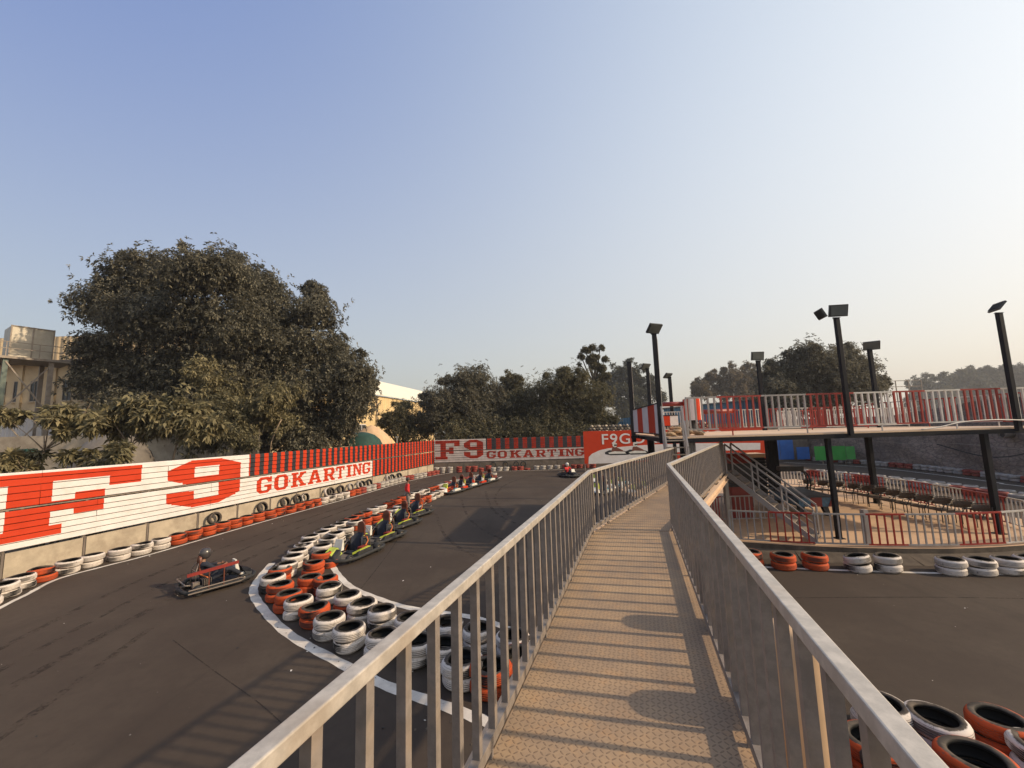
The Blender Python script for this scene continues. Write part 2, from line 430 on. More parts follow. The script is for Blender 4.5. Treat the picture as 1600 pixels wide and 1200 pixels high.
def walk(pts, step, start=0.0):
    """points every `step` metres along a polyline, with the heading there"""
    pts = [Vector(p) for p in pts]; out = []; need = start
    for a, b in zip(pts, pts[1:]):
        L = (b-a).length; d = (b-a)/L
        while need <= L:
            out.append((a+d*need, math.atan2(d.y, d.x))); need += step
        need -= L
    return out
def smooth_line(pts, n=8):
    pts = [Vector(p) for p in pts]; out = []
    for i in range(len(pts)-1):
        p0 = pts[max(i-1, 0)]; p1 = pts[i]; p2 = pts[i+1]; p3 = pts[min(i+2, len(pts)-1)]
        for k in range(n):
            t = k/n
            out.append(.5*((2*p1)+(p2-p0)*t+(2*p0-5*p1+4*p2-p3)*t*t+(3*p1-p0-3*p2+p3)*t**3))
    out.append(pts[-1]); return out
def ribbon(name, pts, wid, z, m):
    pts = smooth_line(pts); mb = MB(); L = []; N = len(pts)
    for i, p in enumerate(pts):
        d = (pts[min(i+1, N-1)]-pts[max(i-1, 0)]); d.z = 0; d.normalize()
        n = Vector((-d.y, d.x, 0))*wid/2*(1+.08*math.sin(i*1.7))
        L += [(p.x+n.x, p.y+n.y, z), (p.x-n.x, p.y-n.y, z)]
    mb.add(L, [(2*i, 2*i+1, 2*i+3, 2*i+2) for i in range(N-1)], m)
    return setting(mb.build(name))

# ================================================================== GROUND
random.seed(7)
b = MB(); b.add([(-600, -200, -.03), (600, -200, -.03), (600, 1000, -.03), (-600, 1000, -.03)], [(0, 1, 2, 3)], 'dirt')
setting(b.build('ground'))
b = MB(); b.add([(-21, -14, 0), (31.2, -14, 0), (31.2, 45, 0), (-9, 45, 0), (-9, 40, 0), (-15.6, 12, 0), (-20, -5, 0)], [(0, 1, 2, 3, 4, 5, 6)], 'asphalt')
setting(b.build('asphalt_track'))
ribbon('white_edge_line', [(-8.5, 2, 0), (-11.2, 7, 0), G(0, 950), G(40, 930), G(90, 905), G(165, 884.5), G(240, 865), G(400, 818.5), G(500, 791), G(560, 774.5), G(638, 752), G(705, 739), G(760, 737), G(900, 733)], .12, .005, 'line')
isl_out = [(3.4, 4.9, 0), G(870, 1160), G(780, 1135), G(700, 1105), G(600, 1070), G(520, 1030), G(450, 990), G(410, 950), G(396, 925), G(404, 905), G(425, 880)]
ribbon('white_kerb_line', isl_out, .20, .005, 'line')
ribbon('white_kerb_line', [G(800, 985), G(740, 965), G(640, 950), G(590, 935), G(550, 918), G(530, 900), G(520, 885)], .17, .005, 'line')
ribbon('white_kerb_line', [G(648, 797), G(668, 784), G(686, 773)], .14, .005, 'line')
ribbon('white_kerb_line', [G(768, 751), G(778, 747.5), G(784, 745)], .14, .005, 'line')
ribbon('white_edge_line', [(5.0, 12.1, 0), G(1190, 886), G(1400, 894), G(1600, 898), (15.5, 10.1, 0), (20, 10.5, 0)], .12, .005, 'line')
ribbon('white_edge_line', [G(1225, 722.5), G(1350, 729.5), G(1450, 740), G(1558, 754), G(1600, 760), (29, 12, 0)], .14, .005, 'line')

def skid_material(name, c, lo, hi):
    s = NT(name); v = s.pos(); n1 = s.noise(2.2, 6, v, .75); n2 = s.noise(30, 4, v, .8)
    f = s.ramp(s.math('ADD', s.math('MULTIPLY', n1, .7), s.math('MULTIPLY', n2, .3)), lo, hi)
    cc = s.mix(f, c, (.055, .041, .032)); s.l(cc, s.b.inputs['Base Color']); s.b.inputs['Roughness'].default_value = .8; s.b.inputs['Specular IOR Level'].default_value = .2
    tr = s.n('BsdfTransparent'); mx = s.n('MixShader'); s.l(f, mx.inputs[0]); s.l(s.b.outputs[0], mx.inputs[1]); s.l(tr.outputs[0], mx.inputs[2])
    s.l(mx.outputs[0], s.t.nodes['Material Output'].inputs[0]); return s.m
M['skid'] = skid_material('rubbered_in_mark', (.041, .032, .026), .38, .54)
M['scuff'] = skid_material('pale_scuff', (.15, .125, .10), .34, .46)
M['seam'] = skid_material('tarmac_joint', (.033, .026, .021), .46, .58)
for pl, wd_ in [([(-10.2, 8, 0), (-10.9, 12, 0), (-10.6, 17, 0), (-9.4, 24, 0), (-7.6, 32, 0)], .16), ([(-9.2, 7, 0), (-9.9, 12, 0), (-9.6, 17.5, 0), (-8.4, 25, 0), (-6.4, 33, 0)], .14), ([(-8.0, 4, 0), (-8.7, 9, 0), (-8.9, 14, 0), (-8.2, 20, 0)], .2), ([(-3.9, 20, 0), (-2.6, 15.5, 0), (-.6, 12.4, 0), (2.4, 10.6, 0)], .13),
                ([(-3.2, 24, 0), (-1.9, 18, 0), (.2, 14.2, 0), (3.2, 12.4, 0)], .12), ([(-2.0, 27, 0), (-1.0, 20, 0), (1.0, 16.2, 0), (4.2, 14.6, 0)], .15), ([(1.5, 35, 0), (-.6, 30, 0), (-1.2, 24, 0), (-.3, 19, 0)], .14), ([(-6.5, 2.5, 0), (-7.2, 6, 0), (-7.9, 9, 0)], .15)]:
    ribbon('rubber_mark', pl, wd_, .0025, 'skid')
ribbon('tarmac_joint', [G(270, 1000), G(330, 1045), G(400, 1095), G(440, 1130)], .018, .003, 'seam')
ribbon('tarmac_joint', [G(560, 925), G(610, 860), G(650, 800), G(690, 775)], .025, .003, 'seam')
ribbon('tarmac_joint', [(5, 9.6, 0), (10, 9.3, 0), (16, 8.4, 0)], .03, .003, 'seam')
mb = MB(); rc = random.Random(17)
def crumbs(n, f, s0, s1):
    for _ in range(n):
        x, y = f(); q = rc.uniform(s0, s1); a = rc.uniform(0, 6); cx, sx = math.cos(a)*q, math.sin(a)*q*rc.uniform(.3, 1)
        mb.add([(x-cx, y-sx, .004), (x+sx, y-cx, .004), (x+cx, y+sx, .004+q*.4), (x-sx, y+cx, .006+q*.3)], [(0, 1, 2, 3)], rc.choice(('scuff', 'rubber', 'verge', 'rubber', 'scuff', 'verge', 'line')))
crumbs(150, lambda: (rc.uniform(-11, -3), rc.uniform(4, 11)), .005, .017)
crumbs(200, lambda: (lambda t: (-13.2+.24*t+rc.gauss(0, .25), 11+t))(rc.uniform(0, 24)), .01, .035)
crumbs(220, lambda: (lambda t: (-6.6+.55*t+rc.gauss(0, .5), 11.2-.52*t+rc.gauss(0, .4)))(rc.uniform(0, 11)), .008, .03)
crumbs(200, lambda: (rc.uniform(3.5, 16), rc.uniform(4.5, 11)), .005, .016)
crumbs(90, lambda: (rc.uniform(-4.5, 4), rc.uniform(11, 26)), .01, .035)
o = mb.build('loose_grit'); tag(o, 'scattered tyre crumbs, grit and paint flakes on the tarmac', 'grit', kind='stuff')
for pl, wd_ in [([G(0, 1160), G(14, 1150)], .06), ([G(110, 1165), G(128, 1155)], .05), ([G(160, 1198), G(182, 1188)], .06), ([G(1575, 1080), G(1583, 1088)], .03), ([G(1375, 908), G(1386, 912)], .05), ([G(30, 1030), G(52, 1022)], .06)]:
    ribbon('pale_scuff', pl, wd_, .003, 'scuff')

# ================================================================== BILLBOARD FENCES
FA, FB = Vector((-15.5, 12.3, 0)), Vector((-8.1, 40.9, 0))
fdir = (FB-FA).normalized(); fnor = Vector((fdir.y, -fdir.x, 0))      # towards the track
QA, QB = Vector((-8.1, 40.6, 0)), Vector((7.6, 40.6, 0))
def on(A, d, n, u, z, out=0.0): return A+d*u+n*out+Vector((0, 0, z))

def spans(glyphs, z):
    iv = []
    for poly, holes in glyphs:
        def cr(pl):
            xs = []
            for (x0, y0), (x1, y1) in zip(pl, pl[1:]+pl[:1]):
                if (y0 > z) != (y1 > z): xs.append(x0+(z-y0)*(x1-x0)/(y1-y0))
            return xs
        xs = cr(poly)
        for h in holes: xs += cr(h)
        xs.sort(); iv += list(zip(xs[::2], xs[1::2]))
    iv.sort(); out = []
    for a, b2 in iv:
        if out and a <= out[-1][1]+1e-4: out[-1] = (out[-1][0], max(out[-1][1], b2))
        else: out.append((a, b2))
    return out
def glyph_at(g, u0, u1, z0, z1):
    f = lambda pl: [(u0+x*(u1-u0), z0+y*(z1-z0)) for x, y in pl]
    return [(f(p), [f(h) for h in hs]) for p, hs in g]
GL = {
 'O': [([(.22, 0), (.78, 0), (1, .2), (1, .8), (.78, 1), (.22, 1), (0, .8), (0, .2)], [[(.36, .17), (.64, .17), (.7, .24), (.7, .76), (.64, .83), (.36, .83), (.3, .76), (.3, .24)]])],
 'G': [([(.22, 0), (.75, 0), (1, .2), (1, .5), (.5, .5), (.5, .36), (.7, .36), (.7, .24), (.64, .17), (.36, .17), (.3, .24), (.3, .76), (.36, .83), (.62, .83), (.72, .72), (.72, .66), (1, .66), (1, 1), (.87, 1), (.82, .94), (.75, 1), (.22, 1), (0, .8), (0, .2)], [])],
 'K': [([(0, 0), (.46, 0), (.46, .15), (.36, .15), (.36, .85), (.46, .85), (.46, 1), (0, 1), (0, .85), (.1, .85), (.1, .15), (0, .15)], []),
       ([(.36, .4), (.36, .62), (.6, .85), (.54, .85), (.54, 1), (.98, 1), (.98, .85), (.88, .85), (.58, .54)], []),
       ([(.42, .5), (.62, .62), (.88, .15), (1, .15), (1, 0), (.55, 0), (.55, .15), (.62, .15)], [])],
 'A': [([(0, 0), (.4, 0), (.4, .15), (.32, .15), (.36, .27), (.64, .27), (.68, .15), (.6, .15), (.6, 0), (1, 0), (1, .15), (.92, .15), (.66, 1), (.34, 1), (.08, .15), (0, .15)], [[(.41, .42), (.59, .42), (.5, .74)]])],
 'R': [([(0, 0), (.48, 0), (.48, .15), (.38, .15), (.38, .45), (.1, .45), (.1, .15), (0, .15)], []),
       ([(.1, .4), (.8, .4), (.95, .55), (.95, .85), (.78, 1), (0, 1), (0, .85), (.1, .85)], [[(.38, .55), (.62, .55), (.67, .6), (.67, .79), (.62, .84), (.38, .84)]]),
       ([(.48, .42), (.76, .42), (.88, .15), (1, .15), (1, 0), (.68, 0)], [])],
 'T': [([(.25, 0), (.75, 0), (.75, .15), (.64, .15), (.64, .83), (.8, .83), (.8, .66), (1, .66), (1, 1), (0, 1), (0, .66), (.2, .66), (.2, .83), (.36, .83), (.36, .15), (.25, .15)], [])],
 'I': [([(0, 0), (1, 0), (1, .15), (.76, .15), (.76, .85), (1, .85), (1, 1), (0, 1), (0, .85), (.24, .85), (.24, .15), (0, .15)], [])],
 'N': [([(0, 0), (.4, 0), (.4, .15), (.3, .15), (.3, .68), (.68, 0), (.9, 0), (.9, .85), (1, .85), (1, 1), (.6, 1), (.6, .85), (.7, .85), (.7, .42), (.36, 1), (0, 1), (0, .85), (.1, .85), (.1, .15), (0, .15)], [])],
}
F_poly = [(-.9, 1.03), (1.36, 1.03), (1.36, 1.34), (1.05, 1.34), (1.05, 1.79), (1.63, 1.79), (1.63, 1.6), (2.46, 1.6), (2.46, 2.32), (1.63, 2.32), (1.63, 2.11), (1.05, 2.11),
          (1.05, 2.76), (2.57, 2.76), (2.57, 2.42), (3.58, 2.42), (3.58, 3.06), (-.9, 3.06), (-.9, 2.73), (.04, 2.73), (.04, 1.34), (-.9, 1.34)]
N_poly = [(4.52, 2.71), (5.49, 3.07), (6.81, 3.07), (7.84, 2.78), (7.84, 1.39), (6.77, 1.05), (5.61, 1.05), (4.53, 1.38), (4.53, 1.79), (5.64, 1.75), (5.64, 1.38), (6.76, 1.38), (6.74, 1.99), (5.49, 2.0), (4.53, 2.32)]
N_hole = [(5.62, 2.77), (6.73, 2.77), (6.73, 2.33), (5.62, 2.33)]
left_art = [(F_poly, []), (N_poly, [N_hole])]
for ch, a, b2 in [('G', 8.79, 9.72), ('O', 9.88, 10.83), ('K', 11.04, 12.17), ('A', 12.32, 13.46), ('R', 13.6, 14.7), ('T', 14.78, 15.64), ('I', 15.82, 16.42), ('N', 16.48, 17.55), ('G', 17.6, 18.56)]:
    left_art += glyph_at(GL[ch], a, b2, 1.08, 1.90)
left_art.append(([(10.87, 1.43), (11.0, 1.43), (11.0, 1.53), (10.87, 1.53)], []))
def remap(pl, a0, a1, b0, b1): return [(b0+(x-a0)*(b1-b0)/(a1-a0), 1.20+(z-1.03)*(3.08-1.20)/(3.07-1.03)) for x, z in pl]
back_art = [(remap(F_poly, -.9, 3.58, .15, 2.62), []), (remap(N_poly, 4.52, 7.84, 3.04, 5.0), [remap(N_hole, 4.52, 7.84, 3.04, 5.0)])]
for ch, a, b2 in [('G', 5.32, 6.26), ('O', 6.43, 7.38), ('K', 7.66, 8.83), ('A', 8.98, 10.09), ('R', 10.27, 11.3), ('T', 11.46, 12.36), ('I', 12.54, 13.22), ('N', 13.28, 14.18), ('G', 14.24, 15.15)]:
    back_art += glyph_at(GL[ch], a, b2, 1.17, 1.90)

def plank_mesh(A, d, n, u0, u1, z0, z1, mode, art, org, seed, RED='red', WHT='white'):
    """one horizontal sheet plank; paint runs cut into its faces"""
    mb = MB(); rnd = random.Random(seed); j = rnd.uniform(-.008, .008)
    prof = [(z0+.010, .000), (z0+.014, .034), (z0+.030, .040), (z0+(z1-z0)*.5, .030), (z1-.030, .022), (z1-.010, .016), (z1-.004, .0)]
    if mode == 'art':
        zs = sorted({z for pl, hs in art for q in [pl]+hs if max(x for x, _ in q) > u0 and min(x for x, _ in q) < u1 for _, z in q if prof[0][1-1] < z < prof[-1][0]})
        for z in zs:
            if min(abs(z-q[0]) for q in prof) < .002: continue
            for k in range(len(prof)-1):
                if prof[k][0] < z < prof[k+1][0]:
                    f_ = (z-prof[k][0])/(prof[k+1][0]-prof[k][0]); prof.insert(k+1, (z, prof[k][1]+f_*(prof[k+1][1]-prof[k][1]))); break
    for (za, oa), (zb, ob) in zip(prof, prof[1:]):
        if mode == 'art':
            sa, sb = spans(art, za+1e-4), spans(art, zb-1e-4)
            if len(sa) != len(sb): sa = sb = spans(art, (za+zb)/2)
            runs = []; ca = cb = u0
            for (a0, a1), (b0, b1) in zip(sa, sb):
                a0, a1, b0, b1 = [min(max(t, u0), u1) for t in (a0, a1, b0, b1)]
                if a1-a0 < 1e-3 and b1-b0 < 1e-3: continue
                runs.append((ca, a0, cb, b0, WHT)); runs.append((a0, a1, b0, b1, RED)); ca, cb = a1, b1
            runs.append((ca, u1, cb, u1, WHT))
        else:
            runs = []; pitch = mode; t = math.floor(u0/pitch)*pitch
            while t < u1:
                for s0, s1, mm in ((t, t+pitch*.5, RED), (t+pitch*.5, t+pitch, 'black')):
                    s0 = max(s0, u0); s1 = min(s1, u1)
                    if s1-s0 > 1e-3: runs.append((s0, s1, s0, s1, mm))
                t += pitch
        for a0, a1, b0, b1, mm in runs:
            if a1-a0 < 1e-3 and b1-b0 < 1e-3: continue
            mb.add([on(A, d, n, a0, za, oa+j), on(A, d, n, a1, za, oa+j), on(A, d, n, b1, zb, ob+j), on(A, d, n, b0, zb, ob+j)], [(0, 1, 2, 3)], mm)
    mb.add([on(A, d, n, u0, z0, -.012), on(A, d, n, u1, z0, -.012), on(A, d, n, u1, z1, -.012), on(A, d, n, u0, z1, -.012)], [(0, 3, 2, 1)], 'black')
    return mb.mesh('plank', org=org)
def fence(name, label, A, d, n, uppers, lowers, ztop, zgap, zlow, zbot, nU, nL, art, org, ends, posts, paintseed, RED='red', WHT='white'):
    root = empty(name, org); tag(root, label, 'billboard fence')
    for segs, za, zb, k in ((uppers, zgap, ztop, nU), (lowers, zbot, zlow, nL)):
        h = (zb-za)/k
        for (u0, u1, mode) in segs:
            L = u1-u0; nb = max(1, round(L/4.2))
            for bi in range(nb):
                a = u0+L*bi/nb+.003; c = u0+L*(bi+1)/nb-.003
                for r_ in range(k):
                    me = plank_mesh(A, d, n, a, c, za+r_*h, za+(r_+1)*h, mode, art, org, paintseed+r_*17+bi*5, RED, WHT)
                    link('plank', me, root)
    u = ends[0]
    pm = MB()
    for u in posts:
        pm = MB(); p = on(A, d, n, u, 0, -.07)
        pm.box(p.x-.04, p.x+.04, p.y-.04, p.y+.04, 0, ztop-.02, 'steel'); pm.build('post', root)
    for z in (zgap-.03, ztop-.1, zbot+.1):
        r_ = MB(); r_.bar(on(A, d, n, ends[0], z, -.04), on(A, d, n, ends[1], z, -.04), .04, .04, 'steel'); r_.build('cross_rail', root)
    return root
up = [(-6.0, -3, 'art'), (-3, 8.3, 'art'), (8.3, 29.5, .54)]
lo = [(-6.0, 18.82, 'art'), (18.82, 29.5, .54)]
fence('billboard_fence', 'long red and white slatted fence lettered F9 GOKARTING on the left of the track', FA, fdir, fnor, up, lo, 3.14, 2.05, 1.97, .80, 5, 6,
      left_art, tuple(FA), (-6, 29.5), [x*1.9+.1 for x in range(-3, 16)], 1)
bd = Vector((1, 0, 0)); bn = Vector((0, -1, 0))
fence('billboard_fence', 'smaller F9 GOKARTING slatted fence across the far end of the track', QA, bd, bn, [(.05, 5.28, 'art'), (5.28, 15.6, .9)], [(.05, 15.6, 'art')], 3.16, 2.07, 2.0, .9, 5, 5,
      back_art, tuple(QA), (.05, 15.6), [x*1.95+.1 for x in range(0, 9)], 90, 'red_dim', 'white_dim')
# concrete panels with steel posts between them
def base_wall(name, label, A, d, n, us, h, m, org):
    root = empty(name, org); tag(root, label, 'wall')
    for a, c in zip(us, us[1:]):
        hh = h+random.uniform(-.012, .012)
        p = MB(); P = [on(A, d, n, a+.05, 0, -.06), on(A, d, n, c-.05, 0, -.06), on(A, d, n, c-.05, 0, .0), on(A, d, n, a+.05, 0, .0)]
        p.hexa(P, [q+Vector((0, 0, hh)) for q in P], m); p.build('concrete_panel', root)
        q = on(A, d, n, a, 0, -.03); p = MB(); p.box(q.x-.022, q.x+.022, q.y-.03, q.y+.035, 0, h+.03, 'eave'); p.build('steel_post', root)
    return root
base_wall('concrete_wall', 'low wall of pale concrete panels under the long left billboard', FA, fdir, fnor, [-5.6, -3.7, -1.85, .1, 2.02, 3.95, 5.9, 7.8, 9.7, 11.5, 13.4, 15.25, 17.06, 18.87, 20.66, 22.4, 24.21, 26.07, 27.95, 29.4], .73, 'concrete', tuple(FA))
base_wall('concrete_wall', 'low weathered grey concrete wall under the far billboard', QA, bd, bn, [.1, 1.4, 3.0, 4.6, 6.2, 7.6, 9.2, 10.8, 12.4, 14.0, 15.5], .88, 'oldconcrete', tuple(QA))
# little white marker posts sticking out of the left fence
t = empty('marker_pole', G(620, 746)); tag(t, 'thin white pole standing against the striped part of the left fence', 'pole')
p = G(620, 749); b = MB(); b.tube([p, p+Vector((0, 0, 3.6))], .035, 'rail_white', 8); b.build('pole', t)
b = MB(); b.box(p.x-.13, p.x+.13, p.y-.05, p.y+.05, 3.6, 3.68, 'rail_white'); b.build('cap', t)

# ================================================================== BANNER
BY = 36.5
def bpt(x, y, o=0.0): v = D(x, y, BY); return Vector((v.x, BY-o, v.z))
t = empty('banner', (6.3, BY, 0)); tag(t, 'big red and white printed kart banner hanging at the far end of the track', 'banner')
L0, L1 = 6.35, 23.2
b = MB(); nx = 30
vs = []; fs = []
for i in range(nx+1):
    x = L0+(L1-L0)*i/nx; wv = .03*math.sin(i*1.3)
    vs += [(x, BY+wv*0, .72), (x, BY, 3.62+.02*math.sin(i*.9))]
b.add(vs, [(2*i, 2*i+2, 2*i+3, 2*i+1) for i in range(nx)], 'red'); b.build('sheet', t)
b = MB()
white = [(919.5, 725), (920, 714), (925, 709), (937, 703.5), (950, 700.5), (962, 699), (990, 696.5), (1022, 694.5), (1080, 692.5), (1140, 692.2), (1188, 692)]
low = [(919.5, 725), (930, 724.5), (945, 724), (965, 723), (985, 722), (1005, 719), (1022, 714), (1040, 708), (1080, 705), (1140, 703.8), (1188, 702.6)]
vs = []
for (x, y), (x2, y2) in zip(white, low): vs += [bpt(x, y, .006), bpt(x2, y2, .006)]
b.add(vs, [(2*i, 2*i+1, 2*i+3, 2*i+2) for i in range(len(white)-1)], 'white'); b.build('printed_swoosh', t)
fc = bpy.data.curves.new('lettering', 'FONT'); fc.body = 'F9GOKARTING'; fc.size = 1.34; fc.offset = .012; fc.extrude = .002; fc.space_character = 1.12
fc.materials.append(M['white'])
_tmp = bpy.data.objects.new('lettering_source', fc); col.objects.link(_tmp); bpy.context.view_layer.update()
_me = bpy.data.meshes.new_from_object(_tmp.evaluated_get(bpy.context.evaluated_depsgraph_get())); bpy.data.objects.remove(_tmp); bpy.data.curves.remove(fc)
fo = bpy.data.objects.new('lettering', _me); col.objects.link(fo); fo.parent = t
_p = bpt(939, 692)
fo.location = (_p.x-6.3, -.02, 2.42); fo.rotation_euler = (R(90), 0, 0); fo.scale = (1.12, .98, 1)
for cx, cy in ((964, 704), (996, 703)):
    b = MB(); c = bpt(cx, cy, .010); s_ = .058
    def q(x, y, o=0): return Vector((c.x+x*s_, c.y-o, c.z-y*s_))
    b.prism([q(-19, 5), (q(-19, 2)), q(-12, -1), q(12, 1), q(18, 4), q(18, 7), q(-10, 7)], (0, -.002, 0), 'black'); 
    b.prism([q(-14, 3), q(-4, 1), q(12, 2), q(14, 5), q(-12, 5)], (0, -.004, 0), 'whitebody')
    b.prism([q(-9, 2), q(-7, -5), q(-2, -6), q(8, -1), q(12, 2)], (0, -.003, 0), 'brownpad')
    b.build('printed_kart', t)
    b = MB(); hv = [q(-3+3.6*math.cos(a), -9+3.8*math.sin(a), .004) for a in [2*math.pi*i/14 for i in range(14)]]
    b.prism(hv, (0, -.002, 0), 'whitebody'); b.prism([q(-4, -9.5, .007), q(.8, -9.5, .007), q(.8, -7.5, .007), q(-4, -7, .007)], (0, -.002, 0), 'black')
    b.build('printed_helmet', t)
for x in (6.4, 10, 14, 18, 22):
    b = MB(); b.box(x-.04, x+.04, BY+.05, BY+.12, 0, 3.6, 'steel'); b.build('post', t)

# ================================================================== TYRES
prof = [(.188, .032), (.200, .006), (.235, .0), (.268, .008), (.288, .030), (.298, .052), (.300, .062), (.290, .066), (.290, .071), (.300, .075), (.300, .088), (.290, .0925), (.290, .0975), (.300, .102), (.300, .115), (.290, .119), (.290, .124), (.300, .128), (.298, .138), (.288, .160), (.268, .182), (.235, .19), (.200, .184), (.188, .158), (.205, .140), (.272, .118), (.272, .072), (.205, .050)]
def tyre_mesh(name, m, seg, deform=0.0, seed=0):
    b = MB(); b.lathe([(r, z-.095) for r, z in prof], m, seg, closed=True)
    rnd = random.Random(seed); ph = rnd.uniform(0, 6)
    b.v = [(x*(1+deform*math.cos(2*math.atan2(y, x)+ph)), y*(1+deform*math.cos(2*math.atan2(y, x)+ph)), z+deform*.25*math.sin(math.atan2(y, x)*2+ph)) for x, y, z in b.v]
    return b.mesh(name, True)
TM = {}
for k, nm in (('tw', 'white'), ('tr', 'orange'), ('tk', 'black')):
    TM[k] = [tyre_mesh('tyre_'+nm, k, 36, .03*i, i) for i in range(3)]
TYR = []     # (loc, color, rot, label, group)
cname = {'tw': 'white', 'tr': 'orange', 'tk': 'bare black'}
lev = {1: ['bottom', 'top'], 0: ['only'], 2: ['bottom', 'middle', 'top']}
def stack(x, y, cols, row, idx, tot, far_name, grp, z0=0.0, rnd=random, tilt=0.0, jit=.03):
    n = len(cols)
    for k, c in enumerate(cols):
        rx, ry = (rnd.uniform(-.03, .03)+(tilt if k == n-1 else 0)), rnd.uniform(-.03, .03)
        loc = (x+rnd.uniform(-jit, jit), y+rnd.uniform(-jit, jit), z0+.097+k*.19+(.02 if tilt and k == n-1 else 0))
        pos = 'single' if n == 1 else lev[n-1][k]+' of'
        lab = f"{pos} {ordn(idx+1)} {'' if n == 1 else 'stack '}{row}, {cname[c]} tyre".replace('of ', 'of the ', 1) if n > 1 else f"single {cname[c]} tyre, {ordn(idx+1)} {row}"
        TYR.append((loc, c, (rx, ry, rnd.uniform(0, 6.28)), lab, grp, k == n-1))
rt = random.Random(11)
# left wall row: colours read along the wall from the near end
lp = [Vector((-10.8, 4.5, 0)), Vector((-12.2, 7.8, 0)), Vector((-13.3, 10.3, 0)), Vector((-13.95, 12.0, 0)), Vector((-13.85, 13.4, 0)), G(240, 865)+Vector((-.45, -.03, 0)), G(400, 818.5)+Vector((-.42, .1, 0)),
      G(500, 791)+Vector((-.42, .1, 0)), G(560, 774.5)+Vector((-.42, .1, 0)), G(638, 752)+Vector((-.42, .12, 0)), G(690, 741)+Vector((-.3, .35, 0))]
pts = walk(smooth_line(lp), .64)
for i, (p, h) in enumerate(pts):
    # colour by where the stack shows in the photograph
    Y = p.y
    if 12.05 < Y < 12.55: c = 'tr'
    elif Y < 15.6: c = 'tw'
    elif Y < 23.8: c = 'tr'
    elif Y < 26.0: c = 'tw'
    elif Y < 28.2: c = 'tr'
    elif Y < 29.4: c = 'tw'
    elif Y < 30.2: c = 'tr'
    elif Y < 33.4: c = 'tw'
    elif Y < 35.0: c = 'tr'
    elif Y < 36.6: c = 'tw'
    else: c = 'tr'
    stack(p.x, p.y, [c, c], 'along the left wall from near', i, 0, '', 'tyres along the left billboard wall', rnd=rt)
# tyres standing up behind them against the concrete
for i, (x, y) in enumerate([(373, 806), (442, 789), (473.5, 781), (493, 776.6), (506, 774), (535, 766), (543.6, 765), (554, 761.5), (568, 758), (577, 755), (585, 754), (597, 751.5), (625, 745), (634, 743.5), (646, 741)]):
    g = G(x, y, .55); c = 'tw' if i in (4, 5, 8, 9, 12) else 'tk'
    u = (g-FA).dot(fdir); p = FA+fdir*u+fnor*.26
    TYR.append(((p.x, p.y, .40), c, (R(74), 0, math.atan2(fdir.y, fdir.x)), f"{ordn(i+1)} upright {cname[c]} tyre against the left wall from near", 'upright tyres leaning on the left wall', True))
# far wall stacks
bw = [(682, 'tw', 3), (692, 'tw', 3), (703, 'tw', 3), (718, 'tr', 3), (732, 'tr', 3), (742, 'tr', 3), (752.5, 'tr', 2), (763, 'tr', 3), (771, 'tw', 2), (781, 'tw', 2), (791, 'tw', 2), (804, 'tr', 2), (814, 'tr', 2), (824, 'tr', 1),
      (838, 'tw', 2), (848, 'tw', 2), (859.5, 'tw', 2), (871, 'tw', 2), (883, 'tr', 2), (897, 'tr', 2), (906, 'tr', 2), (916, 'tr', 2), (926, 'tr', 2)]
for i, (x, c, n) in enumerate(bw):
    yy = 739.5-(x-680)*.036; p = G(x, yy)
    p.y = min(p.y, 39.9)
    stack(p.x, p.y, [c]*n, 'from the left under the far billboard', i, 0, '', 'tyre stacks under the far billboard', rnd=rt)
for i, (x, y) in enumerate([(807, 733), (818, 733), (771, 735), (790, 734.5)]):
    u = G(x, y).x
    TYR.append(((u, 40.35, .55), 'tk', (R(80), 0, 0), f"upright black tyre at the far wall behind the {['thirteenth','fourteenth','ninth','eleventh'][i]} stack", 'upright tyres at the far wall', True))
# island: two rows; near stacks placed one by one
out_near = [(597, 988, 'tw', 'tw'), (546, 977, 'tw', 'tw'), (515, 961, 'tw', 'tw'), (492, 946, 'tr', 'tr'), (467, 934, 'tw', 'tw'), (451, 925, 'tr', 'tr'), (438, 911, 'tr', 'tr'), (427, 899, 'tw', 'tk'), (437, 887, 'tr', 'tr'),
            (448, 879, 'tw', 'tw'), (458, 867, 'tw', 'tw'), (466, 858, 'tw', 'tw'), (474, 850, 'tw', 'tw'), (481, 844, 'tw', 'tw'), (486, 836, 'tw', 'tw'), (503, 830, 'tw', 'tw'), (514, 823, 'tw', 'tw'), (528, 818, 'tw', 'tw'), (537, 813, 'tw', 'tr'),
            (549, 808, 'tr', 'tr'), (560, 803, 'tr', 'tr'), (571, 799, 'tr', 'tr'), (583, 793, 'tw', 'tw'), (595, 789, 'tw', 'tw'), (607, 784, 'tr', 'tr'), (619, 779.5, 'tr', 'tr'), (629, 775, 'tr', 'tr')]
for i, (x, y, c, c2) in enumerate(out_near):
    g = G(x, y, .38); stack(g.x, g.y, [c2, c], 'in the outer island row from near', i, 0, '', 'tyre island outer row', rnd=rt, jit=.015)
in_near = [(641, 962, 'tw', 'tw'), (597, 949, 'tw', 'tw'), (566, 940, 'tw', 'tw'), (544, 927, 'tw', 'tr'), (514, 914, 'tw', 'tw'), (508, 901, 'tr', 'tr'), (484, 900, 'tr', 'tr'), (490, 877, 'tr', 'tr'), (513, 874, 'tr', None), (503, 862, 'tr', 'tr'), (504, 851, 'tw', 'tw'),
           (513, 840, 'tw', 'tw'), (526, 831, 'tw', 'tw'), (540, 824, 'tw', 'tw'), (554, 813, 'tw', 'tr'), (570, 809, 'tr', 'tr'), (586, 805, 'tr', 'tr'), (600, 800, 'tr', 'tr'), (613, 795, 'tw', 'tw'), (624, 789, 'tw', 'tw'), (637, 784, 'tr', 'tr')]
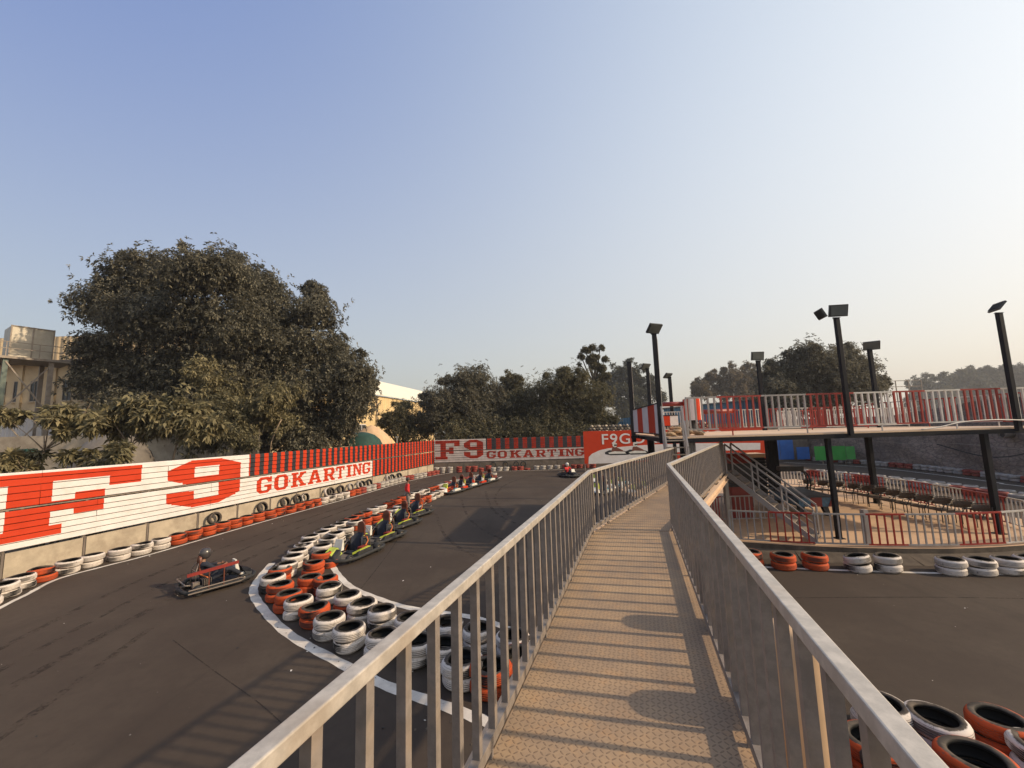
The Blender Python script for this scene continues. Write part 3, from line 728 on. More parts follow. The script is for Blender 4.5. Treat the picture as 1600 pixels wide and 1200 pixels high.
for i, (x, y, c, c2) in enumerate(in_near):
    g = G(x, y, .38 if c2 else .2); stack(g.x, g.y, [c2, c] if c2 else [c], 'in the inner island row from near', i, 0, '', 'tyre island inner row', rnd=rt, jit=.015)
rail_t = [(652, 998, 'tw', 'tw'), (702, 969, 'tw', 'tw'), (692, 1003, 'tw', 'tw'), (722, 1026, 'tw', 'tw'), (748, 979, 'tw', 'tw'), (766, 1036, 'tr', 'tr'), (801, 990, 'tw', 'tw'), (812, 1020, 'tr', 'tr'), (845, 1000, 'tw', 'tw'), (835, 1060, 'tw', 'tw')]
for i, (x, y, c, c2) in enumerate(rail_t):
    g = G(x, y, .38); stack(g.x, g.y, [c2, c], 'behind the left balusters', i, 0, '', 'island tyres behind the left railing', rnd=rt, jit=.01)
# island continues away, two rows + front row
far_rows = [([(640, 771), (671, 761.5), (700, 752.5), (730, 745), (765, 738.5)], 'outer', ['tw', 'tw', 'tw', 'tw', 'tr', 'tr', 'tw', 'tw', 'tr', 'tw', 'tw', 'tr', 'tr', 'tr', 'tw', 'tw', 'tr', 'tr', 'tw', 'tw']),
            ([(648, 780), (668, 773), (685, 766), (710, 756), (740, 746.5), (765, 741.5)], 'inner', ['tr', 'tr', 'tr', 'tw', 'tw', 'tw', 'tr', 'tr', 'tw', 'tr', 'tr', 'tw', 'tw', 'tr', 'tr', 'tr', 'tw', 'tr', 'tr', 'tr', 'tr'])]
for pl, nm, cs in far_rows:
    for i, (p, h) in enumerate(walk([G(x, y, .38) for x, y in pl], .66)):
        c = cs[i % len(cs)]; stack(p.x, p.y, [c, c], f'beyond the man in red, {nm} row', i, 0, '', 'far end of the tyre island', rnd=rt)
g = G(771, 750); stack(g.x, g.y, ['tr', 'tr', 'tw'], 'at the far island tip', 0, 0, '', 'far end of the tyre island', rnd=rt)
# patio kerb tyres
for i, (x, y, c, tl) in enumerate([(1172, 861, 'tr', 0), (1223, 865, 'tr', 0), (1272, 865, 'tr', 0), (1338, 868, 'tw', .17), (1386, 868, 'tw', .08), (1484, 872, 'tw', 0), (1529, 872, 'tw', 0), (1573, 871, 'tw', 0), (1610, 869, 'tw', 0), (1650, 866, 'tw', 0)]):
    g = G(x, y, .38); stack(g.x, g.y, [c, c], 'on the patio kerb from left', i, 0, '', 'tyres along the patio kerb', rnd=rt, tilt=tl, jit=.01)
for i, (x, y, c) in enumerate([(1262, 1082, 'tw'), (1376, 1096, 'tw'), (1462, 1116, 'tw'), (1560, 1118, 'tr'), (1368, 1152, 'tr'), (1524, 1178, 'tr'), (1405, 1186, 'tk'), (1245, 1138, 'tr'), (1640, 1165, 'tw'), (1222, 1080, 'tw')]):
    g = G(x, y, .38); stack(g.x, g.y, [c if c != 'tk' else 'tk', c], 'in the cluster right of the railing', i, 0, '', 'big tyres right of the walkway', rnd=rt, jit=.01)
# far right rows along the stone wall and along the patio back
for i, (p, h) in enumerate(walk([G(1205, 716)+Vector((.5, 0, 0)), G(1350, 725.5), G(1450, 735), G(1558, 748), G(1600, 754), (30.2, 19, 0)], .64)):
    c = 'twtwtrtrtrtrtrtwtwtwtrtwtwtrtwtwtwtwtrtrtrtwtwtwtwtwtwtrtrtwtwtwtwtrtrtrtwtwtwtwtwtw'[2*(i % 40):2*(i % 40)+2]
    stack(p.x, p.y, [c, c], 'along the stone wall from the left', i, 0, '', 'tyres along the far stone wall', rnd=rt)
for i, (p, h) in enumerate(walk([Vector((21.5, 31, 0)), G(1360, 744, .38), G(1410, 748, .38), G(1480, 757, .38), G(1540, 765, .38), G(1590, 772, .38), (22.8, 14, 0)], .66)):
    c = 'twtwtrtrtwtwtwtrtrtwtwtwtwtwtwtrtrtrtrtwtwtwtwtr'[2*(i % 23):2*(i % 23)+2]
    stack(p.x, p.y, [c, c], 'behind the patio chairs from far', i, 0, '', 'tyres behind the patio', rnd=rt)
for i, (p, h) in enumerate(walk([Vector((22.6, 30, 0)), (23.9, 24, 0), (23.7, 14, 0)], .8)):
    stack(p.x, p.y, ['tw', 'tw'], 'in the second row behind the chairs', i, 0, '', 'tyres behind the patio', rnd=rt)
TYR.sort(key=lambda q: Vector(q[0]).xy.length)
rest = MB(); seen = {}
for i, (loc, c, rot, lab, grp, topmost) in enumerate(TYR):
    if i < 300:
        o = link('tyre', TM[c][i % 3], None); o.location = loc; o.rotation_euler = rot
        o.scale = (1.1, 1.1, 1.0) if Vector(loc).xy.length < 7 else (1, 1, 1)
        tag(o, lab, 'tyre', grp)
    else:
        mt = Matrix.Translation(loc) @ Matrix.Rotation(rot[2], 4, 'Z') @ Matrix.Rotation(rot[0], 4, 'X')
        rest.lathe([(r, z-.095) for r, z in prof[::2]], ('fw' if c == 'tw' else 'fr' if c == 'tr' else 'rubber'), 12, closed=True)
        k = 12*len(prof[::2]); rest.v[-k:] = [tuple(mt @ Vector(q)) for q in rest.v[-k:]]
        for f_i in range(len(rest.f)-k, len(rest.f)): pass
o = rest.build('distant_tyre_rows', None, True); tag(o, 'farthest painted tyre stacks lining the distant track edges', 'tyres', kind='stuff')
print('tyres', len(TYR), 'cut', Vector(TYR[299][0]).xy.length, time.time()-T0)

# ================================================================== WALKWAY
DZ = 2.30
Lr = [Vector((-1.55, -2.0, 0)), Vector((1.22, 6.62, 0)), Vector((5.1, 12.75, 0))]
Rr = [Vector((-.11, -2.0, 0)), Vector((2.52, 6.62, 0)), Vector((7.18, 13.85, 0))]
bridge = empty('footbridge', (0, 0, 0)); tag(bridge, 'narrow chequer plate walkway with steel railings leading away over the track', 'footbridge')
def lerp(a, b, t): return a+(b-a)*t
for k in (0, 1):
    cuts_ = (0, .19, 1.0) if k == 0 else (0, .5, 1.0)
    for a, b2 in zip(cuts_, cuts_[1:]):
        g = .0015
        q = [lerp(Lr[k], Lr[k+1], a+g), lerp(Rr[k], Rr[k+1], a+g), lerp(Rr[k], Rr[k+1], b2-g), lerp(Lr[k], Lr[k+1], b2-g)]
        mb = MB(); zt = DZ+random.uniform(-.0015, .0015)
        mb.hexa([(p.x, p.y, DZ-.012) for p in q], [(p.x, p.y, zt) for p in q], 'deck'); mb.build('deck_plate', bridge)
land = [Lr[2], Rr[2], Vector((8.0, 14.6, 0)), Vector((5.9, 14.7, 0))]
mb = MB(); mb.hexa([(p.x, p.y, DZ-.014) for p in land], [(p.x, p.y, DZ-.002) for p in land], 'steel'); mb.build('landing_plate', bridge)
for side, s_ in ((Lr, 1), (Rr, -1)):
    for k in (0, 1):
        a, b2 = side[k], side[k+1]; d = (b2-a).normalized(); nrm = Vector((d.y, -d.x, 0))*s_
        mb = MB(); o_ = -nrm*.05
        mb.bar(a+o_+Vector((0, 0, DZ-.11)), b2+o_+Vector((0, 0, DZ-.11)), .012, .17, 'tanpaint')
        mb.bar(a+o_-nrm*.03+Vector((0, 0, DZ-.022)), b2+o_-nrm*.03+Vector((0, 0, DZ-.022)), .075, .010, 'tanpaint')
        mb.bar(a+o_-nrm*.03+Vector((0, 0, DZ-.19)), b2+o_-nrm*.03+Vector((0, 0, DZ-.19)), .075, .010, 'tanpaint')
        mb.build('side_beam', bridge)
for k, ts in ((0, (.1, .35, .6, .85)), (1, (.15, .45, .75))):
    for t_ in ts:
        a, b2 = lerp(Lr[k], Lr[k+1], t_), lerp(Rr[k], Rr[k+1], t_)
        mb = MB(); mb.bar(a+Vector((0, 0, DZ-.06)), b2+Vector((0, 0, DZ-.06)), .05, .08, 'steel'); mb.build('cross_beam', bridge)
def unit_bar(name, w_, d_, m):
    mb = MB(); mb.box(-w_/2, w_/2, -d_/2, d_/2, 0, 1, m); return mb.mesh(name)
BARS = {}
def bar_mesh(w_, d_, m):
    k = (w_, d_, m)
    if k not in BARS: BARS[k] = unit_bar('baluster', w_, d_, m)
    return BARS[k]
def railing(parent, pts, z0, z1, spacing, phase, hr=(.055, .05), br=(.045, .06), bw=.038, m='galvbar', mh='galv', colour=None, foot=1.25, footz=None, name='railing', curved=False):
    """part > balusters. pts: plan points"""
    root = empty(name); root.parent = parent if parent else None
    base = Vector(parent.location) if parent else Vector((0, 0, 0))
    carry = phase; fcar = foot*.6
    for k in range(len(pts)-1):
        a, b2 = Vector(pts[k]), Vector(pts[k+1]); d = (b2-a).normalized(); L = (b2-a).length; rz = math.atan2(d.y, d.x)
        n_ = max(1, round(L/2.8)) if colour else 1
        if colour:
            s_ = 0.0; runs = []; step = .05; cur = colour(a); st = 0
            u = 0
            while u < L:
                c = colour(a+d*u)
                if c != cur: runs.append((st, u, cur)); st = u; cur = c
                u += step
            runs.append((st, L, cur))
        else: runs = [(0, L, mh)]
        for u0, u1, mm in runs:
            mb = MB(); mb.bar(a+d*u0+Vector((0, 0, z1-hr[1]/2)), a+d*u1+Vector((0, 0, z1-hr[1]/2)), hr[0], hr[1], mm)
            o = link('handrail', mb.mesh('handrail', org=tuple(base)), root)
            if not colour:
                bv = o.modifiers.new('bevel', 'BEVEL'); bv.width = .005; bv.segments = 2
            mb = MB(); mb.bar(a+d*u0+Vector((0, 0, z0+br[1]/2)), a+d*u1+Vector((0, 0, z0+br[1]/2)), br[0], br[1], mm if colour else m)
            link('bottom_rail', mb.mesh('bottom_rail', org=tuple(base)), root)
        u = carry if curved else phase
        while u < (L if curved else L-.04):
            p = a+d*u; mm = colour(p) if colour else m
            o = link('baluster', bar_mesh(bw, bw, mm), root)
            o.location = Vector((p.x, p.y, z0+br[1]-.002))-base; o.rotation_euler = (0, 0, rz); o.scale = (1, 1, z1-hr[1]-z0-br[1]+.004)
            u += spacing
        carry = u-L
        for q in ([0] if k == 0 else [])+([L] if (not curved or k == len(pts)-2) else []):
            p = a+d*q; mm = colour(p-d*.03) if colour else m
            o = link('post', bar_mesh(bw*1.3, bw*1.3, mm), root); zf = footz if footz is not None else z0-.1
            o.location = Vector((p.x, p.y, zf))-base; o.rotation_euler = (0, 0, rz); o.scale = (1, 1, z1-hr[1]-zf)
        u = foot*.6
        while u < L:
            p = a+d*u; zf = footz if footz is not None else z0-.055
            o = link('foot', bar_mesh(.03, .03, m if not colour else colour(p)), root)
            o.location = Vector((p.x, p.y, zf))-base; o.rotation_euler = (0, 0, rz); o.scale = (1, 1, z0-zf+.004); u += foot
    return root
r1 = railing(bridge, Lr, DZ+.055, DZ+1.0, .212, .10)
r2 = railing(bridge, Rr, DZ+.055, DZ+1.07, .205, .06)
for p in (Lr[1], Rr[1], lerp(Lr[0], Lr[1], .05), lerp(Rr[0], Rr[1], .05), Lr[2], Rr[2]):
    mb = MB(); mb.box(p.x-.06, p.x+.06, p.y-.06, p.y+.06, 0, DZ-.2, 'steel'); mb.box(p.x-.15, p.x+.15, p.y-.15, p.y+.15, 0, .02, 'steel'); mb.build('column', bridge)
# round padded pillars just outside the right railing
for i, (x, y, lab) in enumerate([(1.60, 2.47, 'tan round-topped padded pillar close outside the right railing, the nearer of two'), (1.84, 3.5, 'tan round-topped padded pillar outside the right railing, the farther of two')]):
    t = empty('padded_pillar', (x, y, 0)); tag(t, lab, 'pillar', 'padded pillars beside the walkway')
    mb = MB(); mb.lathe([(.145, 1.95), (.147, 2.70), (.143, 2.76), (.13, 2.80), (.10, 2.82), (0, 2.825)], 'board', 28, (x, y, 0)); mb.build('padded_cap', t, True)
    mb = MB(); mb.lathe([(.133, 0), (.133, 1.95)], 'rubber', 28, (x, y, 0)); mb.build('sleeve', t, True)
    mb = MB(); mb.box(x-.3, x+.45, y-.35, y+.25, 0, .06, 'board'); mb.build('base_slab', t)

# ================================================================== RAISED PLATFORM
PZ = 3.60
plat = empty('raised_platform', (11, 16, 0)); tag(plat, 'tan raised deck on black posts with red and white railings right of the walkway', 'platform')
pp = [(4.95, 12.8), (17.6, 12.8), (17.6, 20), (6.1, 20)]
mb = MB(); mb.hexa([(x, y, PZ-.05) for x, y in pp], [(x, y, PZ) for x, y in pp], 'tanpaint'); mb.build('deck', plat)
mb = MB(); mb.box(4.93, 17.65, 12.74, 12.80, PZ-.19, PZ-.052, 'blackmetal'); mb.build('edge_beam', plat)
mb = MB(); mb.bar((4.9, 12.75, PZ-.12), (6.05, 20, PZ-.12), .06, .14, 'blackmetal'); mb.build('edge_beam', plat)
mb = MB(); mb.box(6.1, 17.65, 20.0, 20.06, PZ-.19, PZ-.052, 'blackmetal'); mb.build('edge_beam', plat)
for y in (14.2, 15.6, 17.0, 18.4):
    mb = MB(); mb.box(5.4, 17.5, y-.04, y+.04, PZ-.17, PZ-.055, 'blackmetal'); mb.build('joist', plat)
for x, y, w_ in [(10.11, 12.95, .125), (15.15, 12.95, .145), (15.92, 18.03, .16), (12.12, 19.13, .25), (5.65, 13.5, .13), (6.75, 19.9, .2), (12.9, 19.95, .2), (17.45, 19.8, .2)]:
    mb = MB(); mb.box(x-w_/2, x+w_/2, y-w_/2, y+w_/2, .0, PZ-.19, 'blackmetal'); mb.box(x-w_/2-.06, x+w_/2+.06, y-w_/2-.06, y+w_/2+.06, .30, .32, 'blackmetal'); mb.build('column', plat)
def cuts(table, key):
    def f(p):
        v = key(p)
        for lim, m_ in table:
            if v < lim: return m_
        return table[-1][1]
    return f
def px_of(p, z):
    v = Vector((p.x, p.y, z-EYE)); return 800+FPX*v.dot(c_r)/v.dot(c_f)
def xat(px, Y): return (px-800)/FPX*Y
fr = [(xat(1117, 12.85), 'rail_grey'), (xat(1187, 12.85), 'rail_red'), (xat(1258, 12.85), 'rail_grey'), (xat(1331, 12.85), 'rail_red'), (xat(1392, 12.85), 'rail_white'), (xat(1444, 12.85), 'rail_red'), (xat(1498, 12.85), 'rail_white'), (xat(1561, 12.85), 'rail_red'), (99, 'rail_white')]
railing(plat, [(5.6, 12.86, 0), (17.5, 12.86, 0)], PZ+.2, PZ+1.27, .208, .1, (.05, .05), (.045, .045), .048, 'rail_grey', colour=cuts(fr, lambda p: p.x), foot=2.4, footz=PZ)
bk = [(9.2, 'rail_white'), (11.2, 'rail_red'), (12.4, 'rail_white'), (13.5, 'rail_red'), (14.7, 'rail_white'), (16.0, 'rail_red'), (17.0, 'rail_white'), (19, 'rail_red')]
railing(plat, [(7.2, 19.9, 0), (17.5, 19.9, 0)], PZ+.15, PZ+1.05, .13, .1, (.04, .04), (.04, .04), .035, 'rail_white', colour=cuts(bk, lambda p: p.x), foot=2.4, footz=PZ)
sdr = [(14.2, 'rail_red'), (15.6, 'rail_white'), (17.0, 'rail_red'), (18.4, 'rail_white'), (99, 'rail_red')]
railing(plat, [(17.45, 12.95, 0), (17.45, 19.8, 0)], PZ+.15, PZ+1.15, .19, .1, (.04, .04), (.04, .04), .035, 'rail_white', colour=cuts(sdr, lambda p: p.y), foot=2.4, footz=PZ)
# inner seating rail of short white and red hoops
railing(plat, [(11.4, 17.2, 0), (17.0, 17.2, 0)], PZ+.1, PZ+.85, .105, .05, (.035, .035), (.035, .035), .03, 'rail_white', colour=cuts([(12.3, 'rail_white'), (13.4, 'rail_red'), (14.2, 'rail_white'), (15.6, 'rail_red'), (99, 'rail_white')], lambda p: p.x), foot=2.4, footz=PZ)
# striped panels
def striped(name, lab, a, b2, z0, z1, cols):
    a = Vector(a); b2 = Vector(b2); t = empty(name, a); tag(t, lab, 'panel'); n = len(cols)
    for i, c in enumerate(cols):
        p, q = lerp(a, b2, i/n), lerp(a, b2, (i+1)/n); d = (q-p).normalized()*.004
        mb = MB(); mb.bar(p+d+Vector((0, 0, (z0+z1)/2)), q-d+Vector((0, 0, (z0+z1)/2)), .02, z1-z0, c); mb.build('stripe_board', t)
    for z in (z0-.02, z1+.01):
        mb = MB(); mb.bar(a+Vector((0, 0, z)), b2+Vector((0, 0, z)), .05, .04, 'blackmetal'); mb.build('frame_rail', t)
    return t
striped('striped_panel', 'red and white striped board closing the left side of the raised deck', (5.02, 13.35, 0), (5.92, 19.6, 0), PZ+.1, PZ+1.16, ['white', 'red', 'white', 'red', 'white'])
striped('striped_panel', 'short red and white board at the back of the raised deck', (7.35, 19.7, 0), (8.15, 19.7, 0), PZ+.35, PZ+.85, ['red', 'white'])
# floodlight masts
def mast(x, y, z0, z1, w_, heads, lab, cat='floodlight'):
    t = empty('floodlight_mast', (x, y, z0)); tag(t, lab, cat, 'black masts around the raised deck')
    mb = MB(); mb.box(x-w_/2, x+w_/2, y-w_/2, y+w_/2, z0, z1, 'blackmetal'); mb.box(x-w_/2-.015, x+w_/2+.015, y-w_/2-.015, y+w_/2+.015, z1, z1+.015, 'blackmetal'); mb.build('pole', t)
    mb = MB(); mb.tube([(x+w_/2+.012, y-.02, z0), (x+w_/2+.02, y-.02, z1-.2), (x+w_/2-.01, y-.02, z1)], .014, 'rail_grey', 6); mb.build('cable_conduit', t)
    for dx, dy, dz, yaw, pit, sz in heads:
        h = empty('floodlight_head'); h.parent = t; h.location = (dx, dy, z1-z0+dz); h.rotation_euler = (pit, 0, yaw)
        s = sz
        mb = MB(); mb.box(-.26*s, .26*s, -.035*s, .035*s, -.18*s, .18*s, 'lamp_body')
        for k in range(7): mb.box((-.22+.07*k)*s, (-.205+.07*k)*s, .035*s, .07*s, -.15*s, .15*s, 'lamp_body')
        o = link('casing', mb.mesh('casing'), h); bv = o.modifiers.new('b', 'BEVEL'); bv.width = .02*s; bv.segments = 2
        mb = MB(); mb.box(-.225*s, .225*s, -.044*s, -.036*s, -.145*s, .145*s, 'lens'); link('glass', mb.mesh('glass'), h)
    mb = MB(); mb.box(x-.12, x+.12, y-.02, y+.02, z1+.015, z1+.03, 'blackmetal'); mb.build('bracket', t)
mast(10.68, 12.70, PZ-.1, 7.30, .12, [(.05, -.05, .24, R(-6), R(14), 1.08), (-.42, .1, .18, R(75), R(-25), .9), ], 'black mast with two floodlights at the front of the raised deck')
mast(16.0, 12.70, PZ-.1, 7.30, .125, [(-.02, 0, .22, R(70), R(38), .9)], 'black floodlight mast at the far right edge of the picture')
mast(16.52, 18.05, PZ, 7.15, .14, [(.12, 0, .2, R(-32), R(30), 1.15)], 'black floodlight mast in front of the right dark tree')
mast(12.0, 19.1, PZ, 6.95, .15, [(0, 0, .25, R(0), R(12), 1.15)], 'black floodlight mast on the left of the right dark tree, square lamp facing us')
mast(4.85, 13.15, PZ-.2, 7.05, .12, [(.02, 0, .2, R(22), R(42), 1.0)], 'tall black floodlight mast beside the striped board')
mast(7.6, 22.0, 0, 7.15, .14, [(-.1, 0, .12, R(30), R(40), 1.1)], 'distant thin floodlight mast just left of the tall striped board mast')
mast(10.4, 26.0, 0, 7.1, .17, [(-.1, 0, .12, R(30), R(45), 1.15)], 'distant thin floodlight mast above the padded drum')
mast(5.95, 19.85, PZ-.4, 7.2, .17, [], 'bare black pole without lamp at the left back of the deck', 'pole')
# sweeper drum game
t = empty('sweeper_drum', (7.65, 17, PZ)); tag(t, 'red and white padded drum with long sweeping arms on the raised deck', 'game')
mb = MB(); n = 16
for j in range(n):
    a0, a1 = 2*math.pi*j/n, 2*math.pi*(j+1)/n
    c = 'red' if j % 4 < 2 else 'white'
    P = [(7.65+.35*math.cos(a0), 17+.35*math.sin(a0)), (7.65+.35*math.cos(a1), 17+.35*math.sin(a1))]
    mb.add([(P[0][0], P[0][1], 4.16), (P[1][0], P[1][1], 4.16), (P[1][0], P[1][1], 5.06), (P[0][0], P[0][1], 5.06)], [(0, 1, 2, 3)], c)
mb.add([(7.65+.35*math.cos(2*math.pi*j/n), 17+.35*math.sin(2*math.pi*j/n), 5.06) for j in range(n)], [tuple(range(n))], 'darkred')
mb.add([(7.65+.35*math.cos(-2*math.pi*j/n), 17+.35*math.sin(-2*math.pi*j/n), 4.16) for j in range(n)], [tuple(range(n))], 'black'); mb.build('drum', t)
for a, z, L in ((R(172), 4.88, 1.25), (R(-4), 4.50, 1.65)):
    d = Vector((math.cos(a), math.sin(a), 0)); mb = MB(); c = Vector((7.65, 17, z))
    mb.tube([c+d*.3, c+d*(L*.98)], .095, 'darkred', 12); mb.ball(c+d*L, .095, 'red', 10); mb.build('sweeping_arm', t, True)
mb = MB(); mb.lathe([(.12, 4.16), (.16, 3.9), (.45, 3.62), (.45, 3.6)], 'rubber', 16, (7.65, 17, 0)); mb.build('pedestal', t, True)
t = empty('sack_pile', (5.95, 14.5, PZ)); tag(t, 'heap of crumpled tan sacks on the corner of the raised deck', 'sacks')
rs = random.Random(5)
for i in range(26):
    x = 5.95+rs.gauss(0, .28); y = 14.4+rs.gauss(0, .4); z = PZ+.06+max(0, .32-abs(x-5.95)*.6)*rs.random()
    mb = MB(); mb.ball((0, 0, 0), .16, 'tancloth', 10, (1.3, 1, .42))
    mb.v = [(a*(1+rs.uniform(-.2, .25)), b_*(1+rs.uniform(-.2, .25)), c*(1+rs.uniform(-.4, .4))) for a, b_, c in mb.v]
    mt = Matrix.Translation((x, y, z)) @ Matrix.Rotation(rs.uniform(0, 6), 4, 'Z') @ Matrix.Rotation(rs.uniform(-.5, .5), 4, 'X')
    mb.v = [tuple(mt @ Vector(q)) for q in mb.v]; mb.build('sack', t, True)

# ------------------------------------------------------------------ stairs
def stair(lab, a, b2, side, nst, wid, m, rails=((1.0, .05), (.55, .035)), post_every=3):
    a = Vector(a); b2 = Vector(b2); sv = Vector(side).normalized()*wid
    t = empty('staircase', (a.x, a.y, 0)); tag(t, lab, 'stairs')
    for o_ in (Vector((0, 0, 0)), sv):
        mb = MB(); mb.bar(a+o_, b2+o_, .05, .16, m); mb.build('stringer', t)
        for h, th in rails:
            mb = MB(); mb.bar(a+o_+Vector((0, 0, h)), b2+o_+Vector((0, 0, h)), th, th, m); mb.build('handrail', t)
        for i in range(post_every+1):
            p = lerp(a, b2, i/post_every)+o_; mb = MB(); mb.box(p.x-.022, p.x+.022, p.y-.022, p.y+.022, p.z, p.z+rails[0][0]-.02, m); mb.build('post', t)
    for i in range(nst):
        p = lerp(a, b2, (i+.6)/nst); d = (b2-a); d.z = 0; d.normalize()
        mb = MB(); q = [p+d*.12, p+sv+d*.12, p+sv-d*.12, p-d*.12]
        mb.hexa([v+Vector((0, 0, -.015)) for v in q], [v+Vector((0, 0, .015)) for v in q], 'steel'); mb.build('tread', t)
    return t
stair('grey steel stairs going down from the walkway landing to the patio', (7.3, 13.95, 2.28), (8.98, 12.38, .35), (.68, .73, 0), 9, .75, 'rail_grey')
stair('short steep grey stairs rising from the landing to the raised deck', (4.62, 12.15, 2.32), (4.75, 12.72, 3.58), (1, -.1, 0), 6, .62, 'rail_grey', ((1.0, .045),), 2)
t = empty('metal_sheet', (5.95, 13.0, 0)); tag(t, 'upright grey metal sheet beside the short stairs under the deck', 'panel')
mb = MB(); mb.box(5.62, 5.9, 13.05, 13.09, 2.32, 3.4, 'sheetgrey'); mb.build('sheet', t)
for k in range(3):
    mb = MB(); mb.box(5.66+k*.09, 5.68+k*.09, 13.03, 13.05, 2.34, 3.38, 'sheetgrey'); mb.build('rib', t)

# ================================================================== PATIO
pf = [G(1145, 846, .3), G(1240, 852, .3), G(1340, 856, .3), G(1415, 857, .3), G(1490, 857, .3), G(1550, 855, .3), G(1600, 852, .3), Vector((17.2, 12.2, .3))]
poly = [tuple(p) for p in pf]+[(18.0, 14, .3), (18.0, 26, .3), (8, 27, .3), (6.2, 24, .3), (6.2, 14, .3)]
mb = MB(); n = len(poly)
mb.add([(x, y, 0.0) for x, y, z in poly]+[(x, y, .3) for x, y, z in poly], [tuple(range(n, 2*n))], 'patio')
mb.add([(x, y, -.02) for x, y, z in poly]+[(x, y, .299) for x, y, z in poly], [(i, (i+1) % n, (i+1) % n+n, i+n) for i in range(n)], 'verge')
setting(mb.build('patio_floor'))
mb = MB(); fp = [Vector((p.x, p.y, 0)) for p in pf]
for a, b2 in zip(fp, fp[1:]):
    d = (b2-a).normalized(); nn = Vector((d.y, -d.x, 0))
    q = [a+nn*.55, b2+nn*.55, b2-nn*.0, a-nn*.0]
    mb.add([(v.x, v.y, z) for v, z in zip(q, (.003, .003, .16, .16))], [(0, 1, 2, 3)], 'verge')
setting(mb.build('dirt_verge'))
pr = empty('patio_railing', (10, 12, 0)); tag(pr, 'red and white railing curving along the near edge of the patio', 'railing')
tb = [(1200, 'rail_grey'), (1268, 'rail_red'), (1352, 'rail_grey'), (1413, 'rail_red'), (1494, 'rail_grey'), (1567, 'rail_red'), (9999, 'rail_white')]
cf = cuts(tb, lambda p: px_of(p, .8))
sp_ = smooth_line([Vector((p.x, p.y+.08, 0)) for p in pf], 3)
railing(pr, sp_, .36, 1.25, .2, .08, (.045, .045), (.04, .035), .034, 'rail_grey', colour=cf, foot=9, footz=.3, name='rail_panel', curved=True)
p = G(1360, 862, .1); mb = MB(); mb.box(p.x-.07, p.x+.07, p.y-.02, p.y+.12, .0, 1.3, 'rail_grey'); mb.build('gate_post', pr)
br_ = empty('patio_railing', (16, 18, 0)); tag(br_, 'long red and white railing behind the row of wicker chairs', 'railing')
bp = [G(1209, 731, 1.25), G(1277, 735.6, 1.25), G(1340, 741, 1.25), G(1418, 750.5, 1.25), G(1480, 760, 1.25), G(1560, 774, 1.25), G(1600, 782, 1.25)]
bcf = cuts([(1220, 'rail_red'), (1260, 'rail_white'), (1282, 'rail_red'), (1318, 'rail_white'), (1340, 'rail_red'), (1382, 'rail_red'), (1418, 'rail_white'), (1458, 'rail_red'), (1503, 'rail_white'), (1575, 'rail_red'), (9999, 'rail_white')], lambda p: px_of(p, .9))
railing(br_, [Vector((p.x, p.y, 0)) for p in bp], .38, 1.25, .17, .06, (.045, .04), (.04, .035), .035, 'rail_red', colour=bcf, foot=9, footz=.3, name='rail_panel', curved=True)
ir = empty('patio_railing', (8, 14, 0)); tag(ir, 'grey and dark red rail sections in the shade under the stairs', 'railing')
railing(ir, [(6.6, 14.6, 0), (7.6, 15.2, 0), (9.6, 15.2, 0)], .45, 1.3, .17, .05, (.04, .04), (.04, .035), .03, 'rail_grey', colour=cuts([(7.6, 'rail_red'), (99, 'rail_grey')], lambda p: p.x), foot=9, footz=.3, name='rail_panel', curved=True)
# chairs
def make_chair():
    t = empty('wicker_chair'); 
    mb = MB(); mb.box(-.24, .24, -.23, .25, .40, .45, 'wicker'); o = mb.build('seat', t, world=False)
    mb = MB(); N = 12
    for lo_, hi_ in ((.57, .76),):
        vs = []; 
        for i in range(N+1):
            a = math.pi*(i/N); x = .29*math.cos(a); y = -.05-.26*math.sin(a); dz = .05*math.sin(a)
            vs += [(x, y, lo_), (x*1.08, y*1.08, hi_+dz), (x*.93, y*.93, lo_), (x*1.0, y*1.0, hi_+dz)]
        fs = []
        for i in range(N): k = 4*i; fs += [(k, k+4, k+5, k+1), (k+2, k+3, k+7, k+6), (k+1, k+5, k+7, k+3), (k, k+2, k+6, k+4)]
        mb.add(vs, fs, 'wicker')
    mb.build('backrest', t, True, world=False)
    mb = MB(); mb.tube([(.31*math.cos(math.pi*i/12), -.05-.28*math.sin(math.pi*i/12), .79+.05*math.sin(math.pi*i/12)) for i in range(13)], .016, 'chairmetal', 6); mb.build('top_rail', t, True, world=False)
    for sx, sy in ((-1, -1), (1, -1), (-1, 1), (1, 1)):
        mb = MB(); mb.tube([(sx*.24, sy*.22, 0), (sx*.24, sy*.22, .42), (sx*.28, sy*.16-.03, .62 if sy > 0 else .5)], .014, 'chairmetal', 6); mb.build('leg', t, True, world=False)
    for sx in (-1, 1):
        mb = MB(); mb.tube([(sx*.29, .2, .64), (sx*.30, -.06, .66)], .018, 'chairmetal', 6); mb.build('armrest', t, True, world=False)
    return t
ch0 = make_chair(); CH[ch0.name] = list(ch0.children)
cps = [(1530, 789), (1499, 783), (1468, 778), (1440, 774), (1414, 770), (1391, 766), (1371, 762), (1353, 759), (1331, 756), (1306, 753.5), (1283, 751.5), (1259, 749)]
for i, (x, y) in enumerate(cps):
    g = G(x, y, 1.12); c = ch0 if i == 0 else copy_tree(ch0)
    c.location = (g.x, g.y, .3); c.rotation_euler = (0, 0, R(90)+random.uniform(-.12, .12)); c.scale = (1.0, 1.0, 1.0)
    tag(c, f'brown wicker tub chair facing the track, {ordn(i+1)} from the near end of the row' if i else 'brown wicker tub chair at the near right end of the row', 'chair', 'wicker chairs lined up behind the patio')
